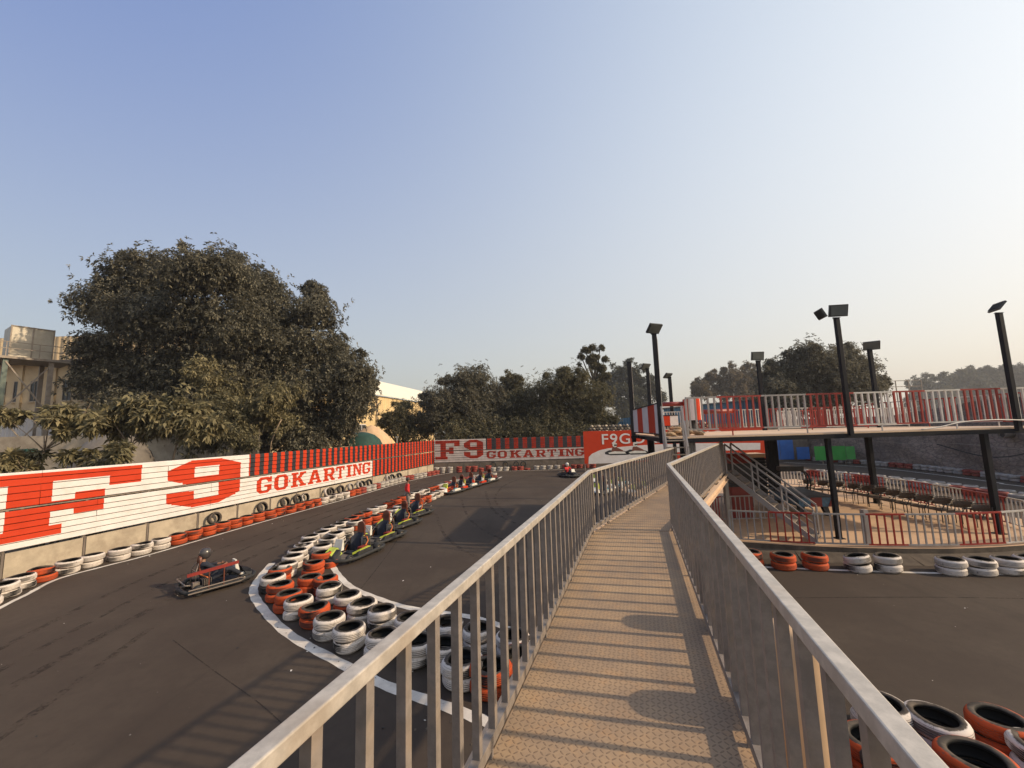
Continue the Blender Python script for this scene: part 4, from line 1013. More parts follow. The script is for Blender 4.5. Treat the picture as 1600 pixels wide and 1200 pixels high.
# air hockey table
t = empty('air_hockey_table', (11.75, 16.9, .3), R(-6)); tag(t, 'blue and red panelled game table with an arched scoreboard on the patio', 'game table')
def loc_build(mb, name, parent, smooth=False): return mb.build(name, parent, smooth, world=False)
mb = MB(); mb.box(-.66, .66, -1.15, 1.15, .74, .80, 'greytop'); loc_build(mb, 'table_top', t)
mb = MB(); mb.box(-.62, .62, -1.08, 1.08, .38, .735, 'bluecab'); cab = loc_build(mb, 'cabinet', t)
mb = MB(); mb.box(-.20, .20, -1.10, -1.082, .385, .73, 'darkred'); loc_build(mb, 'red_panel', t)
mb = MB(); mb.hexa([(.42, -1.10, .385), (.62, -1.10, .385), (.62, -1.082, .385), (.42, -1.082, .385)], [(.56, -1.10, .73), (.62, -1.10, .73), (.62, -1.082, .73), (.56, -1.082, .73)], 'darkred'); loc_build(mb, 'red_corner', t)
rs = random.Random(3)
mb = MB()
for i in range(16):
    sx = rs.choice((-1, 1)); x = sx*rs.uniform(.27, .5); z = rs.uniform(.42, .7); q = rs.uniform(.012, .024)
    mb.add([(x, -1.086, z-q), (x+q, -1.086, z), (x, -1.086, z+q), (x-q, -1.086, z)], [(0, 1, 2, 3)], 'lens')
loc_build(mb, 'printed_stars', t)
for sx in (-1, 1):
    for sy in (-1, 1):
        mb = MB(); mb.hexa([(sx*.5-.07, sy*.85-.09, 0), (sx*.5+.07, sy*.85-.09, 0), (sx*.5+.07, sy*.85+.09, 0), (sx*.5-.07, sy*.85+.09, 0)], [(sx*.42-.1, sy*.8-.1, .38), (sx*.42+.1, sy*.8-.1, .38), (sx*.42+.1, sy*.8+.1, .38), (sx*.42-.1, sy*.8+.1, .38)], 'black'); loc_build(mb, 'leg', t)
for dy in (.35, .55):
    mb = MB(); mb.tube([(-.66, dy, .8), (-.72, dy, 1.15), (-.6, dy, 1.48), (-.42, dy, 1.6), (.42, dy, 1.6), (.6, dy, 1.48), (.72, dy, 1.15), (.66, dy, .8)], .028, 'black', 8); loc_build(mb, 'arch_tube', t, True)
mb = MB(); mb.box(-.48, .48, .32, .58, 1.60, 1.78, 'black'); loc_build(mb, 'scoreboard', t)
# counter booth, cabinets
t = empty('slatted_counter', (12.2, 20.8, .3)); tag(t, 'black slatted counter with a tan top in the shade under the deck', 'counter')
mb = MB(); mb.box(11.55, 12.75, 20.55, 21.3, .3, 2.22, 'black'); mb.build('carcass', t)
for k in range(12):
    mb = MB(); mb.box(11.53, 12.77, 20.50, 20.548, .42+k*.15, .52+k*.15, 'blackmetal'); mb.build('slat', t)
mb = MB(); mb.box(11.45, 12.85, 20.4, 21.4, 2.22, 2.40, 'board'); mb.build('counter_top', t)
t = empty('arcade_cabinet', (10.0, 18.2, .3)); tag(t, 'black arcade cabinet with a red hood behind the stairs', 'arcade machine')
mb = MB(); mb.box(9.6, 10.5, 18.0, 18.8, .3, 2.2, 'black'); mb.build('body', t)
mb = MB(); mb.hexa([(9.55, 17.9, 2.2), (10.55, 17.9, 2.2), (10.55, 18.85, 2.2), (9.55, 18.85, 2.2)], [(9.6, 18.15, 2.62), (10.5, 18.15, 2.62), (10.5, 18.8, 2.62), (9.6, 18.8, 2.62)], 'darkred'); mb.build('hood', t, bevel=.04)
mb = MB(); mb.box(9.7, 10.4, 17.985, 17.999, 1.4, 1.95, 'dark_glass'); mb.build('screen', t)
t = empty('arcade_cabinet', (8.9, 16.2, .3)); tag(t, 'low dark red cabinet in the shade behind the grey rails', 'cabinet')
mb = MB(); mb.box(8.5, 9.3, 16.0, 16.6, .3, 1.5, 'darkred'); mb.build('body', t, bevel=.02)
mb = MB(); mb.box(8.45, 9.35, 15.95, 16.65, 1.5, 1.56, 'black'); mb.build('top', t)

# ================================================================== FAR RIGHT WALL
wp = [Vector((29.6, 46, 0)), Vector((30.4, 41, 0)), Vector((31.6, 35, 0)), Vector((31.4, 29.5, 0)), Vector((31.0, 24.9, 0)), Vector((30.8, 19, 0)), Vector((30.6, 8, 0))]
wl = walk(smooth_line(wp, 6), .5); rs = random.Random(9)
mb = MB(); rows = 12; vs = []
for i, (p, h) in enumerate(wl):
    nn = Vector((math.sin(h), -math.cos(h), 0))
    if nn.x > 0: nn = -nn
    for r_ in range(rows):
        z = r_*(4.2+.9*min(1, max(0, (34-p.y)/8)))/(rows-1); off = .12*math.sin(i*.6+r_*.9)+rs.uniform(-.07, .07)-.03*r_
        vs.append((p.x+nn.x*off, p.y+nn.y*off, z-.02))
fs = [(i*rows+r_, (i+1)*rows+r_, (i+1)*rows+r_+1, i*rows+r_+1) for i in range(len(wl)-1) for r_ in range(rows-1)]
mb.add(vs, fs, 'oldconcrete')
s = NT('rubble_stone_wall'); v = s.pos(); mp = s.n('Mapping'); s.l(v, mp.inputs[0]); mp.inputs['Scale'].default_value = (1, 1, 1.9)
vo = s.n('TexVoronoi', feature='DISTANCE_TO_EDGE'); s.l(mp.outputs[0], vo.inputs['Vector']); vo.inputs['Scale'].default_value = 2.4
vc = s.n('TexVoronoi'); s.l(mp.outputs[0], vc.inputs['Vector']); vc.inputs['Scale'].default_value = 2.4
n1 = s.noise(.35, 6, v, .7); n2 = s.noise(5, 6, v, .7); jn = s.ramp(vo.outputs['Distance'], .0, .09)
c = s.mix(s.ramp(n1, .35, .65), (.15, .115, .095), (.36, .28, .22))
c = s.mix(s.math('MULTIPLY', vc.outputs['Color'], .35), c, (.20, .16, .135))
c = s.mix(s.math('MULTIPLY', s.ramp(n2, .4, .7), .5), c, (.085, .068, .058))
c = s.mix(s.math('MULTIPLY', s.math('SUBTRACT', 1, jn), .5), c, (.07, .057, .05))
s.l(c, s.b.inputs['Base Color']); s.b.inputs['Roughness'].default_value = .95
s.bump(s.math('ADD', jn, n2), .9, .05); M['stone'] = s.m
mb.ms = ['stone']; o = mb.build('stone_wall', None, True); tag(o, 'long rough stone retaining wall behind the far right track', 'wall')
t = empty('blue_sheet_screen', (27.6, 42, 0)); tag(t, 'pair of tall royal blue sheets standing left of the stone wall', 'panel')
for a, b2 in (((25.9, 41.2), (27.05, 41.0)), ((27.1, 41.0), (28.3, 40.8))):
    mb = MB(); mb.bar((a[0], a[1], 1.6), (b2[0], b2[1], 1.6), .06, 2.9, 'panelblue'); mb.build('sheet', t)
mb = MB(); mb.bar((28.2, 40.2, .8), (29.3, 40.0, .8), .06, 1.2, 'panelblue'); mb.build('low_sheet', t)
t = empty('green_hoarding', (29.5, 38, 0)); tag(t, 'bright green board standing in front of the stone wall', 'panel')
mb = MB(); mb.bar((27.5, 36.9, 1.0), (30.0, 36.5, 1.0), .06, 1.25, 'green'); mb.build('board', t)
mb = MB(); mb.bar((30.05, 36.5, 1.0), (30.6, 36.2, 1.0), .06, 1.15, 'green'); mb.build('side_board', t)
for x in (28.2, 30.3):
    mb = MB(); mb.box(x-.04, x+.04, 36.9, 36.98, 0, 1.9, 'steel'); mb.build('post', t)
for i, (pts_, lab) in enumerate([([(31.0, 29.5, 2.0), (30.4, 26, 1.35), (30.1, 23.5, 1.8), (29.9, 21.5, 2.9), (29.7, 20.5, 3.6)], 'thick black cable sagging along the stone wall'), ([(29.5, 36, 2.4), (30.7, 32, 2.0), (30.8, 28, 2.1), (30.4, 24, 1.9), (30.3, 20, 1.9)], 'thin pale cable strung low across the stone wall')]):
    mb = MB(); mb.tube(smooth_line(pts_, 6), .035 if i == 0 else .02, 'rubber' if i == 0 else 'steel', 6); tag(mb.build('cable', None, True), lab, 'cable')
t = empty('drain_pipe', (31, 23.5, 2.6)); tag(t, 'round dark pipe end poking out of the stone wall', 'pipe')
mb = MB(); mb.lathe([(.17, 0), (.22, 0), (.22, .6), (.17, .6)], 'oldconcrete', 16, (30.6, 25.2, 2.75), True, 'x'); mb.build('pipe', t, True)
mb = MB(); mb.lathe([(.0, .1), (.175, .1)], 'black', 16, (30.6, 25.2, 2.75), False, 'x'); mb.build('bore', t)
# blue shed
t = empty('blue_shed', (20, 46, 0)); tag(t, 'long blue corrugated shed behind the raised deck', 'shed')
def corrug(mb, a, b2, z0, z1, m, pitch=.3, dep=.04, za=None, zb=None):
    a = Vector(a); b2 = Vector(b2); L = (b2-a).length; d = (b2-a)/L; nn = Vector((d.y, -d.x, 0)); n = int(L/pitch*4); vs = []
    for i in range(n+1):
        u = L*i/n; o_ = dep if i % 4 in (1, 2) else 0; p = a+d*u+nn*o_
        top = z1 if za is None else za+(zb-za)*u/L
        vs += [(p.x, p.y, z0), (p.x, p.y, top)]
    mb.add(vs, [(2*i, 2*i+2, 2*i+3, 2*i+1) for i in range(n)], m)
mb = MB(); corrug(mb, (17.6, 46.5, 0), (30.5, 46, 0), 0, 6, 'shedblue', za=5.9, zb=6.75); mb.build('front_wall', t)
mb = MB(); mb.hexa([(17.4, 46.2, 5.9), (30.7, 45.7, 6.75), (30.7, 55, 6.75), (17.4, 55, 5.9)], [(17.4, 46.2, 6.0), (30.7, 45.7, 6.85), (30.7, 55, 6.85), (17.4, 55, 6.0)], 'rail_grey'); mb.build('roof', t)
t = empty('blue_fence', (12, 52, 0)); tag(t, 'distant blue sheet fence above the far banner', 'fence')
mb = MB(); corrug(mb, (9.5, 52, 0), (17.5, 50, 0), 0, 5.2, 'shedblue', za=4.6, zb=5.3); mb.build('sheet', t)
t = empty('stone_parapet', (12, 41, 0)); tag(t, 'grey rubble parapet just above the big banner', 'wall')
rs = random.Random(4); SM = []
for k in range(6):
    mb = MB(); mb.ball((0, 0, 0), .5, 'concrete' if k % 2 else 'oldconcrete', 8, (1, .8, .75)); mb.v = [(a+rs.uniform(-.08, .08), b_+rs.uniform(-.08, .08), c+rs.uniform(-.08, .08)) for a, b_, c in mb.v]; SM.append(mb.mesh('stone'))
mb = MB(); mb.box(7.8, 30, 41, 41.6, 0, 3.95, 'oldconcrete'); mb.build('core', t)
for r_ in range(4):
    for i in range(34):
        place('stone', SM[(i*3+r_) % 6], t, (7.9+i*.36+(r_ % 2)*.18, 40.95+rs.uniform(-.05, .05), 3.25+r_*.27), rs.uniform(0, 6), (.40, .34, .36))
print('structures', time.time()-T0)

# ================================================================== KARTS
def make_kart(bodyc='lime', nose='rubber', seatpad='brownpad'):
    """origin on the ground under the middle, nose towards +Y"""
    t = empty('go_kart')
    mb = MB(); mb.box(-.33, .33, -.55, .72, .055, .075, 'chrome'); loc_build(mb, 'floor_tray', t)
    mb = MB()
    for sx in (-1, 1): mb.tube([(sx*.2, .86, .08), (sx*.33, .5, .08), (sx*.34, -.3, .08), (sx*.42, -.86, .1)], .017, 'chrome', 6)
    mb.tube([(-.42, -.86, .1), (.42, -.86, .1)], .017, 'chrome', 6); mb.tube([(-.5, -.62, .14), (.5, -.62, .14)], .02, 'chrome', 6); loc_build(mb, 'frame', t, True)
    # wrap-round black bumper
    mb = MB(); mb.tube([(-.60, -.9, .14), (-.70, -.7, .14), (-.70, .55, .14), (-.56, .92, .15), (-.3, 1.06, .16), (.3, 1.06, .16), (.56, .92, .15), (.70, .55, .14), (.70, -.7, .14), (.60, -.9, .14), (0, -.98, .14), (-.60, -.9, .14)], .055, nose, 8); loc_build(mb, 'bumper', t, True)
    mb = MB(); mb.hexa([(-.36, .80, .14), (.36, .80, .14), (.30, 1.03, .14), (-.30, 1.03, .14)], [(-.22, .70, .42), (.22, .70, .42), (.18, .98, .26), (-.18, .98, .26)], nose if bodyc == 'lime' else bodyc); o = loc_build(mb, 'nose_cone', t); bv = o.modifiers.new('b', 'BEVEL'); bv.width = .03; bv.segments = 2
    mb = MB(); mb.hexa([(-.17, .52, .34), (.17, .52, .34), (.17, .64, .34), (-.17, .64, .34)], [(-.14, .50, .66), (.14, .50, .66), (.14, .55, .66), (-.14, .55, .66)], 'whitebody' if bodyc != 'whitebody' else 'lime'); loc_build(mb, 'front_panel', t)
    for sx in (-1, 1):
        mb = MB(); x0, x1 = sorted((sx*.40, sx*.64))
        mb.hexa([(x0, -.34, .10), (x1, -.34, .10), (x1, .44, .10), (x0, .44, .10)], [(x0, -.28, .30), (x1-.03*(sx > 0), -.28, .27), (x1-.03*(sx > 0), .34, .22), (x0, .34, .30)], 'rubber' if bodyc == 'lime' else bodyc); o = loc_build(mb, 'side_pod', t); bv = o.modifiers.new('b', 'BEVEL'); bv.width = .03; bv.segments = 2
        mb = MB(); mb.hexa([(x0+.03, -.20, .27), (x1-.02, -.26, .20), (x1-.02, .42, .18), (x0+.03, .30, .27)], [(x0+.03, -.20, .315), (x1-.02, -.26, .285), (x1-.02, .42, .25), (x0+.03, .30, .315)], bodyc if bodyc != 'rubber' else 'blackmetal'); loc_build(mb, 'pod_flash', t)
    for (x, y, rr, ww) in ((-.52, .66, .13, .12), (.52, .66, .13, .12), (-.56, -.60, .14, .19), (.56, -.60, .14, .19)):
        wv = empty('wheel'); wv.parent = t
        mb = MB(); mb.lathe([(rr*.5, -ww*.45), (rr*.92, -ww/2), (rr, -ww*.36), (rr, ww*.36), (rr*.92, ww/2), (rr*.5, ww*.45)], 'rubber', 16, (x, y, rr), True, 'x'); loc_build(mb, 'tyre', wv, True)
        mb = MB(); mb.lathe([(0, -ww*.3), (rr*.5, -ww*.42), (rr*.52, 0), (rr*.5, ww*.42), (0, ww*.3)], 'chrome', 12, (x, y, rr), False, 'x'); loc_build(mb, 'rim', wv, True)
    mb = MB(); mb.hexa([(-.30, .72, .30), (.30, .72, .30), (.24, .98, .20), (-.24, .98, .20)], [(-.05, .66, .44), (.24, .66, .44), (.22, .95, .31), (-.02, .95, .31)], bodyc if bodyc != 'rubber' else 'blackmetal'); loc_build(mb, 'nose_flash', t)
    mb = MB(); mb.box(-.12, .12, .505, .52, .42, .60, 'white'); loc_build(mb, 'number_board', t)
    mb = MB(); mb.tube([(-.36, -.1, .12), (-.38, -.35, .42), (-.2, -.5, .50), (.2, -.5, .50), (.38, -.35, .42), (.36, -.1, .12)], .02, 'orangecloth', 6); loc_build(mb, 'seat_hoop', t, True)
    mb = MB()      # tub seat
    N = 9; vs = []
    for i in range(N+1):
        a = math.pi*i/N; cx, sy = math.cos(a), math.sin(a)
        vs += [(.20*cx, -.16-.16*sy, .10), (.235*cx, -.17-.22*sy, .30), (.22*cx, -.20-.28*sy, .52+.14*sy), (.19*cx, -.20-.25*sy, .52+.14*sy), (.19*cx, -.15-.15*sy, .12)]
    fs = []
    for i in range(N):
        for k in range(4): fs.append((i*5+k, (i+1)*5+k, (i+1)*5+k+1, i*5+k+1))
    mb.add(vs, fs, 'navy'); mb.box(-.19, .19, -.2, .14, .09, .13, 'navy'); loc_build(mb, 'seat', t, True)
    mb = MB(); mb.box(-.15, .15, -.50, -.44, .55, .86, seatpad); mb.lathe([(0, -.50), (.15, -.50), (.15, -.44), (0, -.44)], seatpad, 18, (0, 0, .86), False, 'y'); loc_build(mb, 'headrest', t)
    mb = MB(); mb.tube([(0, .52, .3), (0, .2, .52)], .014, 'chrome', 6); mb.tube([(.13*math.cos(a), .2+.06*math.sin(a), .52+.12*math.sin(a)) for a in [2*math.pi*i/14 for i in range(15)]], .014, 'rubber', 6, caps=False); loc_build(mb, 'steering_wheel', t, True)
    mb = MB(); mb.box(.27, .48, -.50, -.22, .12, .38, 'blackmetal')
    for k in range(6): mb.box(.25, .50, -.49+k*.045, -.475+k*.045, .22, .40, 'chrome')
    mb.box(.29, .44, -.72, -.54, .2, .34, 'chrome'); loc_build(mb, 'engine', t)
    mb = MB(); mb.box(-.44, -.26, -.30, .02, .12, .30, 'darkred' if bodyc == 'lime' else 'teal'); o = loc_build(mb, 'fuel_tank', t)
    mb = MB()
    for sx in (-1, 1): mb.tube([(sx*.26, -.62, .14), (sx*.24, -.60, .62), (sx*.12, -.52, .80)], .014, 'chrome', 6)
    mb.tube([(-.5, -.8, .32), (-.5, -.92, .34), (.5, -.92, .34), (.5, -.8, .32)], .02, 'chrome', 6); mb.tube([(-.24, -.6, .6), (.24, -.6, .6)], .013, 'chrome', 6); loc_build(mb, 'rear_frame', t, True)
    return t
def regtree(o):
    CH[o.name] = list(o.children)
    for c in o.children: regtree(c)
kA = make_kart('lime'); kB = make_kart('whitebody'); kC = make_kart('rubber', 'rubber'); kE = make_kart('red', 'rubber')
bpy.context.view_layer.update()
for k in (kA, kB, kC, kE): regtree(k)
kg = 'go karts parked beside the tyre island'
krow = [(556, 868, 205, kA, 'lime and black go kart at the front of the queue, touching the orange tyres'), (597, 844, 203, 'A', 'lime go kart with a teal can, second in the queue by the island'), (626, 822, 200, 'A', 'third go kart in the queue, lime side pod and tall brown headrest'),
        (648, 806, 200, 'A', 'fourth go kart in the queue, beside the man in red'), (707, 770, 200, kB, 'pale go kart leading the farther queue along the island'), (734, 761.5, 198, 'B', 'pale go kart in the middle of the farther queue'), (763, 753, 196, 'B', 'last go kart of the farther queue at the island tip'), (719, 766, 199, 'E', 'dark red go kart squeezed second in the farther queue'), (749, 757, 197, 'E', 'dark red go kart fourth in the farther queue')]
for x, y, hd, k, lab in krow:
    g = G(x, y); o = {'A': kA, 'B': kB, 'E': kE}[k] if isinstance(k, str) else k
    if isinstance(k, str) and k != 'E' or (k == 'E' and x == 749): o = copy_tree(o)
    o.location = (g.x-.15, g.y, 0); o.rotation_euler = (0, 0, R(hd)-R(45)); tag(o, lab, 'go kart', kg)
bpy.context.view_layer.update()
kC.location = (4.5, 33.3, 0); kC.rotation_euler = (0, 0, R(205)); tag(kC, 'dark go kart with white pods driving on the far open tarmac', 'go kart')
for i, (x, y, a, lab) in enumerate([(5.9, 29.0, 150, 'farthest pale go kart of the group behind the left railing'), (7.1, 27.3, 160, 'pale go kart in the back half of the group behind the balusters'), (6.3, 26.0, 155, 'pale go kart in the middle of the group behind the balusters'), (7.9, 25.0, 160, 'pale go kart on the right of the group behind the balusters'),
                                 (7.0, 23.6, 150, 'pale go kart near the front of the group behind the balusters'), (8.3, 22.6, 158, 'pale go kart nearest the deck posts behind the balusters'), (5.2, 24.6, 140, 'pale go kart on the left of the group behind the balusters')]):
    o = copy_tree(kB); o.location = (x, y, 0); o.rotation_euler = (0, 0, R(a)); tag(o, lab, 'go kart', 'go karts parked behind the walkway')
# the driven kart on the left track, with its guard rail
kD = make_kart('rubber', 'rubber'); g = G(332, 917); kD.location = (g.x, g.y+.1, 0); hd = R(-38); kD.scale = (.82, .82, .88); kD.rotation_euler = (0, 0, hd)
tag(kD, 'dark two-seat go kart with a red side guard being driven on the left track', 'go kart')
mb = MB(); mb.bar((.72, -.95, .66), (.72, .42, .72), .05, .085, 'darkred'); loc_build(mb, 'guard_rail', kD)
for y in (-.38, .02):
    mb = MB(); mb.tube([(.72, y, .14), (.72, y, .66)], .022, 'brownpad', 6); loc_build(mb, 'guard_post', kD)
mb = MB(); mb.tube([(.76, -.9, .24), (.76, .5, .24), (.76, .62, .2), (.74, .5, .14), (.74, -.9, .14)], .02, 'eave', 6); loc_build(mb, 'side_loop', kD)

# ================================================================== PEOPLE
def skin(name, verts, edges, radii, m, parent, sub=1, root=0):
    me = bpy.data.meshes.new(name); me.from_pydata([tuple(v) for v in verts], edges, [])
    me.materials.append(M[m]); o = link(name, me, parent)
    md = o.modifiers.new('skin', 'SKIN'); md.use_smooth_shade = True
    if not me.skin_vertices: bpy.context.view_layer.update()
    for i, r_ in enumerate(radii):
        sv = me.skin_vertices[0].data[i]; sv.radius = (r_, r_) if not isinstance(r_, tuple) else r_; sv.use_root = (i == root)
    s2 = o.modifiers.new('sub', 'SUBSURF'); s2.levels = s2.render_levels = sub
    return o
def chain(V, E, Rr_, start, pts, rads):
    k = start
    for p, r_ in zip(pts, rads):
        V.append(p); Rr_.append(r_); E.append((k, len(V)-1)); k = len(V)-1
    return k
def person(label, pose, loc, rz, shirt, trouser, helmet=None, scale=1.0, shoes='rubber'):
    t = empty('person', loc, rz); tag(t, label, 'person'); t.scale = (scale,)*3
    P = {k: Vector(v) for k, v in pose.items()}
    V = [P['pelvis']]; E = []; Q = [.10]
    c = chain(V, E, Q, 0, [P['waist'], P['chest'], P['neck'], P['head']-Vector((0, 0, .04))], [.095, .11, .048, .05])
    ichest = 2
    for s in 'lr':
        h = chain(V, E, Q, 0, [P['hip_'+s], P['knee_'+s], P['ankle_'+s], P['toe_'+s]], [.078, .052, .036, .032])
        h = chain(V, E, Q, ichest, [P['sh_'+s], P['el_'+s], P['wr_'+s]], [.050, .038, .024])
        d = (P['wr_'+s]-P['el_'+s]).normalized(); sd_ = d.cross(Vector((0, 1, .3))).normalized(); pal = P['wr_'+s]+d*.06
        V.append(pal); Q.append(.024); E.append((h, len(V)-1)); hp = len(V)-1
        for k, (o_, L) in enumerate(((-.026, .07), (-.009, .082), (.009, .078), (.026, .062))):
            b0 = pal+sd_*o_+d*.015
            chain(V, E, Q, hp, [b0+d*L*.5, b0+d*L*.85+Vector((0, .012, -.008))], [.009, .008])
        chain(V, E, Q, hp, [P['wr_'+s]+d*.045+sd_*.045, P['wr_'+s]+d*.085+sd_*.055], [.010, .009])
    skin('body', V, E, Q, 'skin', t, 2)
    # head with face
    hc = P['head']+Vector((0, 0, .05)); fd = Vector(pose.get('face', (0, 1, 0)))
    mb = MB(); mb.ball(hc, .098, 'skin', 16, (.86, 1.0, 1.22)); side = fd.cross(Vector((0, 0, 1))).normalized()
    mb.ball(hc+fd*.098+Vector((0, 0, -.012)), .019, 'skin', 8, (.8, 1, 1.5))
    for k in (-1, 1):
        mb.ball(hc+side*.085*k+Vector((0, 0, -.005)), .026, 'skin', 8, (.5, .8, 1.2)); mb.ball(hc+fd*.088+side*.034*k+Vector((0, 0, .012)), .011, 'hair', 8)
    mb.ball(hc+fd*.09+Vector((0, 0, -.055)), .017, 'darkred', 8, (1.5, .5, .4)); mb.build('head', t, True, world=False)
    if helmet:
        mb = MB(); mb.ball(hc+Vector((0, 0, .01)), .145, helmet, 18, (.92, 1.05, 1.05)); h = mb.build('helmet', t, True, world=False)
        mb = MB(); mb.ball(hc+fd*.025+Vector((0, 0, .005)), .135, 'dark_glass', 14, (.85, 1.0, .5)); mb.build('visor', t, True, world=False)
    else:
        mb = MB(); mb.ball(hc+Vector((0, 0, .035))-fd*.015, .108, 'hair', 14, (.92, 1.05, 1.02)); mb.build('hair', t, True, world=False)
    V = [P['pelvis']+Vector((0, 0, .02))]; E = []; Q = [(.145, .115)]
    chain(V, E, Q, 0, [P['waist'], P['chest'], P['neck']-Vector((0, 0, .05))], [(.14, .11), (.155, .12), .062])
    for s in 'lr': chain(V, E, Q, 2, [P['sh_'+s], P['el_'+s], lerp(P['el_'+s], P['wr_'+s], .8)], [.066, .055, .042])
    skin('shirt', V, E, Q, shirt, t, 2)
    V = [P['pelvis']]; E = []; Q = [(.125, .11)]
    for s in 'lr': chain(V, E, Q, 0, [P['hip_'+s], P['knee_'+s], lerp(P['knee_'+s], P['ankle_'+s], .92)], [.098, .07, .056])
    skin('trousers', V, E, Q, trouser, t, 2)
    for s in 'lr':
        a, b2 = P['ankle_'+s], P['toe_'+s]; mb = MB(); mb.ball(lerp(a, b2, .45)-Vector((0, 0, .01)), .075, shoes, 10, (.62, 1.75, .62)); mb.build('shoe', t, True, world=False)
    return t
stand = dict(pelvis=(0, 0, .90), waist=(0, .0, 1.04), chest=(0, .01, 1.26), neck=(0, .0, 1.43), head=(0, .02, 1.53), hip_l=(-.09, 0, .86), knee_l=(-.10, .02, .47), ankle_l=(-.10, -.02, .08), toe_l=(-.12, .14, .04),
             hip_r=(.09, 0, .86), knee_r=(.11, .04, .47), ankle_r=(.12, .03, .08), toe_r=(.16, .18, .04), sh_l=(-.18, 0, 1.36), el_l=(-.25, -.06, 1.10), wr_l=(-.24, .0, .86), sh_r=(.18, 0, 1.36), el_r=(.24, -.08, 1.11), wr_r=(.20, .06, .90))
g = G(637, 797)
pr_ = person('man in a red shirt and grey trousers standing beside the parked go karts', stand, (g.x, g.y, 0), R(-62), 'redshirt', 'trouser', None, .97)
sit = dict(pelvis=(0, -.22, .24), waist=(0, -.30, .38), chest=(0, -.34, .60), neck=(0, -.30, .78), head=(0, -.27, .87), hip_l=(-.10, -.16, .22), knee_l=(-.17, .26, .44), ankle_l=(-.14, .58, .17), toe_l=(-.15, .70, .22),
           hip_r=(.10, -.16, .22), knee_r=(.17, .26, .44), ankle_r=(.14, .58, .17), toe_r=(.15, .70, .22), sh_l=(-.19, -.32, .70), el_l=(-.27, -.08, .52), wr_l=(-.13, .13, .54), sh_r=(.19, -.32, .70), el_r=(.27, -.08, .52), wr_r=(.13, .13, .54))
person('driver in dark clothes and dark helmet in the kart on the left track', sit, kD.location, hd, 'navy', 'navy', 'helmet', .98, 'whitebody')
person('driver in a dark red top riding the far go kart', sit, kC.location, R(205), 'redshirt', 'navy', 'whitebody', 1.05)
print('karts people', time.time()-T0)

# ================================================================== TREES
def leaves(name, parent, pos, axis, per, ln, wd, m, rng, droop=.35, spread=1.05):
    """whorls of pointed leaves: pos (n,3), axis (n,3)"""
    n = len(pos); N = n*per
    ax = axis/np.linalg.norm(axis, axis=1, keepdims=True)
    ref = np.where(np.abs(ax[:, 2:3]) < .9, np.array([[0, 0, 1.]]), np.array([[1., 0, 0]]))
    u = np.cross(ax, ref); u /= np.linalg.norm(u, axis=1, keepdims=True); v = np.cross(ax, u)
    ph = rng.uniform(0, 6.28, (n, 1))+np.arange(per)[None]*(6.28/per)+rng.normal(0, .25, (n, per))
    th = spread+rng.normal(0, .28, (n, per))
    d = (ax[:, None]*np.cos(th)[..., None]+(u[:, None]*np.cos(ph)[..., None]+v[:, None]*np.sin(ph)[..., None])*np.sin(th)[..., None])
    d[..., 2] -= droop; d /= np.linalg.norm(d, axis=2, keepdims=True); d = d.reshape(N, 3)
    base = np.repeat(pos, per, 0)+d*ln*.08
    L = ln*rng.uniform(.7, 1.25, (N, 1)); W = wd*rng.uniform(.75, 1.25, (N, 1))
    s = np.cross(d, np.array([[0, 0, 1.]])+rng.normal(0, .5, (N, 3))); s /= np.linalg.norm(s, axis=1, keepdims=True)+1e-6
    up = np.cross(s, d)
    mid = base+d*L*.5
    a = base; b2 = mid+s*W*.5+up*W*.22; c = base+d*L-np.array([[0, 0, 1.]])*L*.14; e = mid-s*W*.5+up*W*.22
    co = np.stack([a, b2, c, e], 1).reshape(-1, 3).astype('f4')
    org = Vector(parent.location) if parent else Vector((0, 0, 0)); co -= np.array(org, 'f4')
    me = bpy.data.meshes.new(name); me.vertices.add(4*N); me.vertices.foreach_set('co', co.ravel())
    me.loops.add(4*N); me.loops.foreach_set('vertex_index', np.arange(4*N, dtype='i4'))
    me.polygons.add(N); me.polygons.foreach_set('loop_start', np.arange(0, 4*N, 4, dtype='i4')); me.polygons.foreach_set('loop_total', np.full(N, 4, 'i4'))
    me.update(calc_edges=True); me.materials.append(M[m])
    return link(name, me, parent)
def shell(blobs, n, rng, thick=.35, flat=.85, lump=.18, sprig=.12):
    """leaf whorl places: many small sprays spread over and through each blob, some reaching outside it"""
    B = np.array(blobs, float); nc = max(8, n//11); wgt = B[:, 3]**2; idx = rng.choice(len(B), nc, p=wgt/wgt.sum())
    d = rng.normal(0, 1, (nc, 3)); d[:, 2] = d[:, 2]*.9+.12; d /= np.linalg.norm(d, axis=1, keepdims=True)
    out = rng.random((nc, 1)); f = 1-thick*rng.random((nc, 1))**1.5; f = np.where(out < sprig, 1.0+.10*rng.random((nc, 1)), f)
    R_ = B[idx, 3:4]*f*(1+lump*np.sin(d[:, 0:1]*7+idx[:, None])*np.sin(d[:, 2:3]*6+idx[:, None]*2))
    cc = B[idx, :3]+d*R_*np.array([[1, 1, flat]])
    k = rng.integers(0, nc, n); s_ = np.minimum(.42, B[idx[k], 3:4]*.20)*rng.uniform(.5, 1.4, (n, 1))
    g = rng.normal(0, 1, (n, 3)); p = cc[k]+g*s_+d[k]*s_*rng.uniform(-1.5, 1.2, (n, 1))
    dd = d[k]+g*.45; return p, dd
